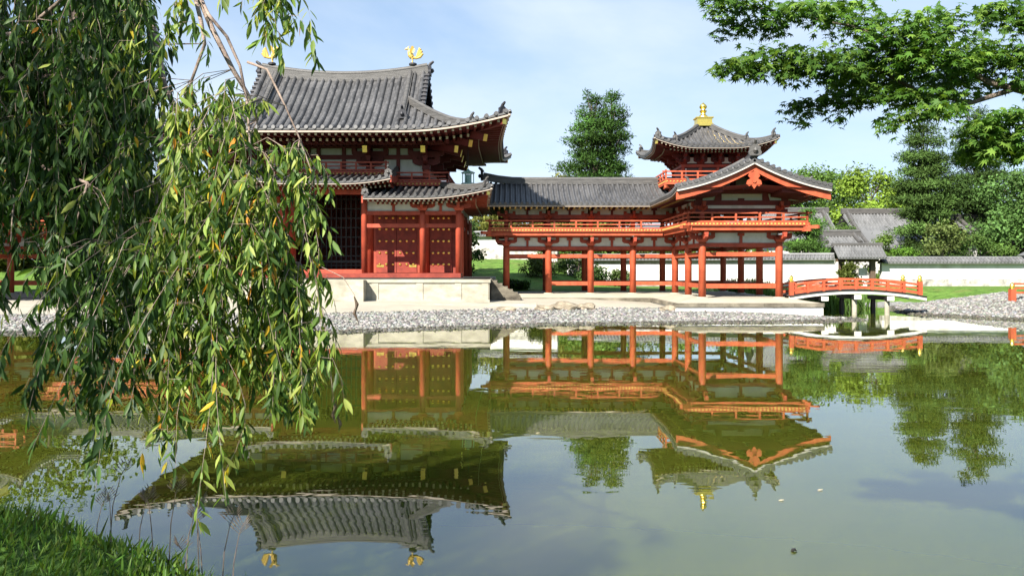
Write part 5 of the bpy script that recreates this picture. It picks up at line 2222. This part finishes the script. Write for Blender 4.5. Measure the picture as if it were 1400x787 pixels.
def leaf(p, big, yellow, fwd=None):
    ang = random.uniform(0, 6.283)
    spread = abs(random.gauss(0, .55)) + .12
    d = Vector((math.cos(ang) * spread, math.sin(ang) * spread, -1 + random.gauss(0, .3)))
    if fwd is not None:
        d += fwd * .6
    o = Vector((math.cos(ang + random.gauss(0, .9)), math.sin(ang + random.gauss(0, .9)), .3 + random.gauss(0, .45)))
    LP.append(p + d.normalized() * .012)
    LA.append(d)
    LN.append(o)
    l_ = random.triangular(.04, .1, .068) * big
    LL.append(l_)
    LW.append(l_ * random.uniform(.2, .3))
    q = random.random()
    if q < yellow:
        cc = random.choice(((.5, .3, .02), (.42, .33, .03), (.5, .2, .02), (.3, .3, .05)))
    elif q < yellow + (.16 if big < 1.05 else .05):  # pale leaves, commoner in the sunlit groups as painted brightness
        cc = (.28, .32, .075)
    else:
        cc = random.choice(LEAF_SUNLIT if big < 1.05 else LEAF_SHADED)
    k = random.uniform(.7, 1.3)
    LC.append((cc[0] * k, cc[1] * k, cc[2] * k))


def shoot(pts, sp, big, r, yellow, bare=0., side=0):
    n = len(pts) - 1
    tw.tube(pts, [r * (1 - .75 * i / n) for i in range(n + 1)], 4)
    L = sum((pts[i + 1] - pts[i]).length for i in range(n))
    nl = int(L / sp)
    for i in range(nl):
        t = bare + (1 - bare) * (i + random.random()) / max(1, nl)
        # leaves come in bunches with bare twig between
        if random.random() < .2 + .35 * (math.sin(t * L * 11 + pts[0].x * 40) > .45):
            continue
        f = min(n - .001, t * n)
        leaf(pts[int(f)].lerp(pts[int(f) + 1], f - int(f)), big, yellow)
    for _ in range(side):
        t = random.uniform(max(.1, bare), .85)
        f = min(n - .001, t * n)
        p = pts[int(f)].lerp(pts[int(f) + 1], f - int(f))
        ang = random.uniform(0, 6.283)
        o = Vector((math.cos(ang), math.sin(ang) * .7, 0))
        l_ = random.uniform(.06, .22)
        q = [p, p + o * l_ * .45 + Vector((0, 0, .02 - l_ * .1)), p + o * l_ * .75 + Vector((0, 0, -l_ * .45)), p + o * l_ * .85 + Vector((0, 0, -l_))]
        shoot(q, sp * .8, big, r * .5, yellow)


LIMBS = []


def strand(a, c, sp, big=1., r=.0022, yellow=.03, root=None, side=3):
    a, c = Vector(a), Vector(c)
    L = (c - a).length
    n = max(5, int(L / .1))
    w1, w2 = random.uniform(0, 6.3), random.uniform(.01, .05)
    bow = random.gauss(0, .09) * L
    pts = []
    for i in range(n + 1):
        t = i / n
        p = a.lerp(c, t)
        p.x += w2 * math.sin(w1 + t * 5) * L * .5 + (c.x - a.x) * .3 * math.sin(math.pi * t) + bow * math.sin(math.pi * t)
        p.y += w2 * math.cos(w1 * 2 + t * 4) * L * .5
        pts.append(p)
    if root is not None:
        m_ = root.lerp(pts[0], .55) + Vector((0, 0, .12 * (root - pts[0]).length))
        pts = [root, m_] + pts
        shoot(pts, sp, big, r, yellow, bare=.7 / len(pts), side=side)
        return
    shoot(pts, sp, big, r, yellow, side=side)


SUP = [A3(px, py, Y) for (px, py, Y) in ((262, -30, 4.5), (290, 40, 4.45), (318, 95, 4.4), (338, 128, 4.4), (352, 165, 4.4), (345, 250, 4.2), (342, 200, 4.2), (336, 300, 4.2), (280, 60, 4.6), (262, 110, 4.6), (255, 190, 4.6),
                                        (262, 250, 4.55), (262, 310, 4.5), (300, 362, 4.5), (390, 145, 4.3), (410, 190, 4.3), (428, 240, 4.3), (432, 290, 4.3), (225, 120, 5.4), (262, 190, 5.3), (205, 20, 5.5), (30, 45, 5.0), (58, 105, 5.0), (65, 165, 5.0),
                                        (110, 80, 5.2), (150, 150, 5.2), (170, 260, 5.0), (120, 250, 4.6), (60, 230, 5.2), (10, 160, 5.4), (160, 330, 4.4), (210, 330, 4.4), (240, 420, 4.3), (300, 430, 4.3), (380, 330, 4.3), (410, 360, 4.3), (100, 320, 4.6), (20, 260, 5.0))]
limb([A3(80, -120, 5.2), A3(100, 0, 5.2), A3(110, 80, 5.2), A3(150, 150, 5.2), A3(170, 260, 5.0), A3(160, 330, 4.4)], [.03, .022, .018, .013, .009, .004])
limb([A3(-10, -120, 5.4), A3(0, 60, 5.4), A3(10, 160, 5.4), A3(60, 230, 5.2), A3(120, 250, 4.6), A3(100, 320, 4.6)], [.03, .022, .017, .012, .008, .004])
limb([A3(10, 160, 5.4), A3(20, 260, 5.0), A3(15, 330, 4.7)], [.012, .008, .004])
limb([A3(262, 310, 4.5), A3(240, 420, 4.3), A3(236, 470, 4.2)], [.006, .005, .003])
limb([A3(300, 362, 4.5), A3(300, 430, 4.3), A3(292, 480, 4.2)], [.005, .004, .003])
limb([A3(410, 190, 4.3), A3(380, 330, 4.3), A3(385, 380, 4.3)], [.004, .0035, .002])
limb([A3(428, 240, 4.3), A3(410, 360, 4.3), A3(415, 420, 4.2)], [.003, .003, .002])
limb([A3(225, 120, 5.4), A3(210, 330, 4.4), A3(205, 400, 4.2)], [.01, .006, .003])
for (a, ay, c, cy_, Y, sp) in strands:
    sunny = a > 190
    p0 = Vector(at(a, ay, Y))
    root = None
    if ay > -20:
        up_ = [q for q in SUP if q.z > p0.z - .02]
        if up_:
            root = min(up_, key=lambda q: (q - p0).length)
            dd = (root - p0).length
            if dd > .35:
                p0 = root.lerp(p0, .35 / dd)
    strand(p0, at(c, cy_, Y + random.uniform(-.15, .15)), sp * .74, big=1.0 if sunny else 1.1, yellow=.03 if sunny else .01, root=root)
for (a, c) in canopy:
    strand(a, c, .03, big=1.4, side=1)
tw.build('twigs', 'twig', cherry)
LP, LA, LN, LC = (np.array([tuple(v) for v in q]) for q in (LP, LA, LN, LC))
print('cherry leaves', len(LP))
V, FF, CC = scatter(CL, CLF, LP, LA, LN, np.array(LL), np.array(LW), LC)
np_mesh('leaves', V, FF, 'cherry', CC, cherry, smooth=True)
# dry curled leaf clusters on bare twigs
for (px0, py0, px, py, Y, k) in ((440, 365, 486, 405, 3.9, 2), (418, 330, 456, 545, 4.0, 3)):
    b = MB()
    a, c = A3(px0, py0, Y), A3(px, py, Y)
    b.tube([a, a.lerp(c, .5) + Vector((.02, 0, .02)), c], [.002, .0018, .0015], 5, 0)
    for i in range(k):
        d = Vector((.012 * (i - .5), 0, -.04 * i))
        b.tube([c + d, c + d + Vector((.012 * (-1) ** i, .006, -.035)), c + d + Vector((.004, .01, -.075))], [.003, .009, .0015], 6, 1)
    b.build('dry_leaves', ['twig', 'wood'], cherry)

# ------------------------------------------------------------------ maple branch
ML = [(0, 0, 0)]
tips = [(0, 1.0), (38, .92), (76, .72), (118, .42), (-38, .92), (-76, .72), (-118, .42)]
order = [(-150, .12), (-118, .45), (-97, .32), (-76, .74), (-57, .36), (-38, .92), (-19, .4), (0, 1.0), (19, .4), (38, .92), (57, .36), (76, .74), (97, .32), (118, .45), (150, .12)]
ML = [(0, 0, 0)] + [(r_ * math.cos(R(a)), r_ * math.sin(R(a)), -.28 * r_ * r_) for a, r_ in order]
MLF = [(0, i, i + 1) for i in range(1, len(order))]
maple = thing('maple_tree', (6.3, 5.6, .6), 'maple tree reaching a layered branch of star-shaped leaves over the pond', 'tree')
b = MB()
b.tube([(6.3, 5.6, .3), (6.25, 5.6, 1.6), (6.0, 5.6, 2.7), (5.5, 5.6, 3.4)], [.24, .19, .17, .1], 12)
b.build('trunk', 'bark', maple, smooth=True)
MY = 5.4
sprays = [  # px, py, half width, half height, leaves, depth, droop
    (1012, 12, 48, 20, 90, 5.3), (1000, 38, 26, 14, 42, 5.4), (1050, 30, 30, 16, 55, 5.4), (1095, 22, 50, 16, 110, 5.2), (1165, 24, 50, 22, 130, 5.4), (1120, 5, 60, 12, 80, 5.6),
    (1235, 40, 60, 24, 170, 5.2), (1290, 30, 40, 16, 90, 5.3), (1010, 92, 40, 12, 80, 5.2), (1060, 84, 55, 20, 150, 5.3), (1125, 92, 65, 26, 210, 5.2), (1200, 80, 70, 30, 240, 5.4),
    (1190, 112, 60, 22, 180, 5.6), (1275, 82, 65, 34, 240, 5.2), (1345, 80, 60, 34, 200, 5.4), (1395, 95, 40, 34, 120, 5.4), (1300, 118, 70, 20, 170, 5.6), (1100, 148, 34, 9, 50, 5.5),
    (1148, 140, 34, 12, 60, 5.4), (1215, 135, 50, 16, 110, 5.3), (1280, 135, 50, 12, 90, 5.3), (1246, 163, 38, 8, 46, 5.2), (1212, 174, 12, 6, 12, 5.2), (1290, 150, 40, 9, 50, 5.1),
    (1375, 172, 45, 22, 150, 5.0), (1345, 190, 36, 16, 90, 5.2), (1385, 205, 40, 22, 120, 5.0), (1330, 212, 26, 12, 50, 5.3), (1372, 14, 34, 16, 80, 5.6), (1345, 28, 18, 10, 26, 5.6), (1400, 35, 30, 14, 50, 5.5), (1335, 45, 12, 8, 12, 5.6), (968, -2, 12, 6, 10, 5.3), (1144, 162, 10, 6, 10, 5.4), (1098, 160, 12, 6, 12, 5.5)]
P, A, N, S, C = [], [], [], [], []
for (px, py, hw, hh, n, Y) in sprays:
    c = Vector(at(px, py, Y))
    a_, b_ = hw * Y / F, hh * Y / F
    tone = random.uniform(.8, 1.2)
    lay = [random.uniform(-.8, .7) for _ in range(max(1, round(hh / 8)))]
    for _ in range(int(n * 2.4)):
        t, r_ = random.uniform(0, 6.283), random.random() ** .6
        ux = r_ * math.cos(t)
        uz = random.choice(lay) * math.sqrt(max(0, 1 - ux * ux)) + random.gauss(0, 6.5 / hh)
        # flat sprays in layers that droop towards their tips, deep along the view
        P.append((c.x + ux * a_, c.y + r_ * math.sin(t) * .55 * a_ + random.gauss(0, .05), c.z + uz * b_ - .25 * b_ * ux * ux))
        az = random.uniform(0, 6.283)
        A.append((math.cos(az) + .3 * ux - .25, math.sin(az) - .35, -.4 + random.gauss(0, .25)))
        N.append((random.gauss(-.1, .4), random.gauss(-.5, .45), 1))
        S.append(random.uniform(.034, .055))
        k = tone * random.uniform(.75, 1.3)
        cc = (.055, .12, .018) if random.random() < .7 else (.12, .2, .032)
        C.append((cc[0] * k, cc[1] * k, cc[2] * k))
V, FF, CC = scatter(np.array(ML), MLF, np.array(P), np.array(A), np.array(N), np.array(S), np.array(S), np.array(C))
np_mesh('leaves', V, FF, 'maple', CC, maple)


def mlimb(pts, rs):
    b = MB()
    b.tube([Vector(p) for p in pts], rs, 7)
    b.build('branch', 'bark', maple, smooth=True)


mlimb([(5.5, 5.6, 3.4), A3(1480, 150, 5.4), A3(1400, 125, 5.4), A3(1350, 112, 5.4), A3(1300, 80, 5.4), A3(1240, 62, 5.3), A3(1160, 35, 5.3), A3(1080, 20, 5.3), A3(1010, 5, 5.3)], [.1, .045, .022, .018, .014, .011, .008, .005, .003])
mlimb([A3(1385, 122, 5.4), A3(1330, 140, 5.4), A3(1260, 128, 5.4), A3(1200, 95, 5.4), A3(1120, 95, 5.3), A3(1050, 92, 5.3), A3(985, 98, 5.2)], [.018, .014, .012, .009, .007, .005, .003])
mlimb([A3(1330, 140, 5.4), A3(1280, 150, 5.3), A3(1240, 162, 5.2), A3(1210, 175, 5.2)], [.012, .008, .005, .002])
mlimb([A3(1260, 128, 5.4), A3(1200, 132, 5.4), A3(1150, 140, 5.4), A3(1080, 150, 5.5)], [.01, .008, .005, .002])
mlimb([A3(1450, 150, 5.4), A3(1400, 180, 5.1), A3(1350, 195, 5.2), A3(1320, 212, 5.3)], [.02, .014, .009, .003])
mlimb([A3(1420, 110, 5.5), A3(1400, 40, 5.6), A3(1370, 15, 5.6), A3(1335, 35, 5.6)], [.014, .01, .006, .002])
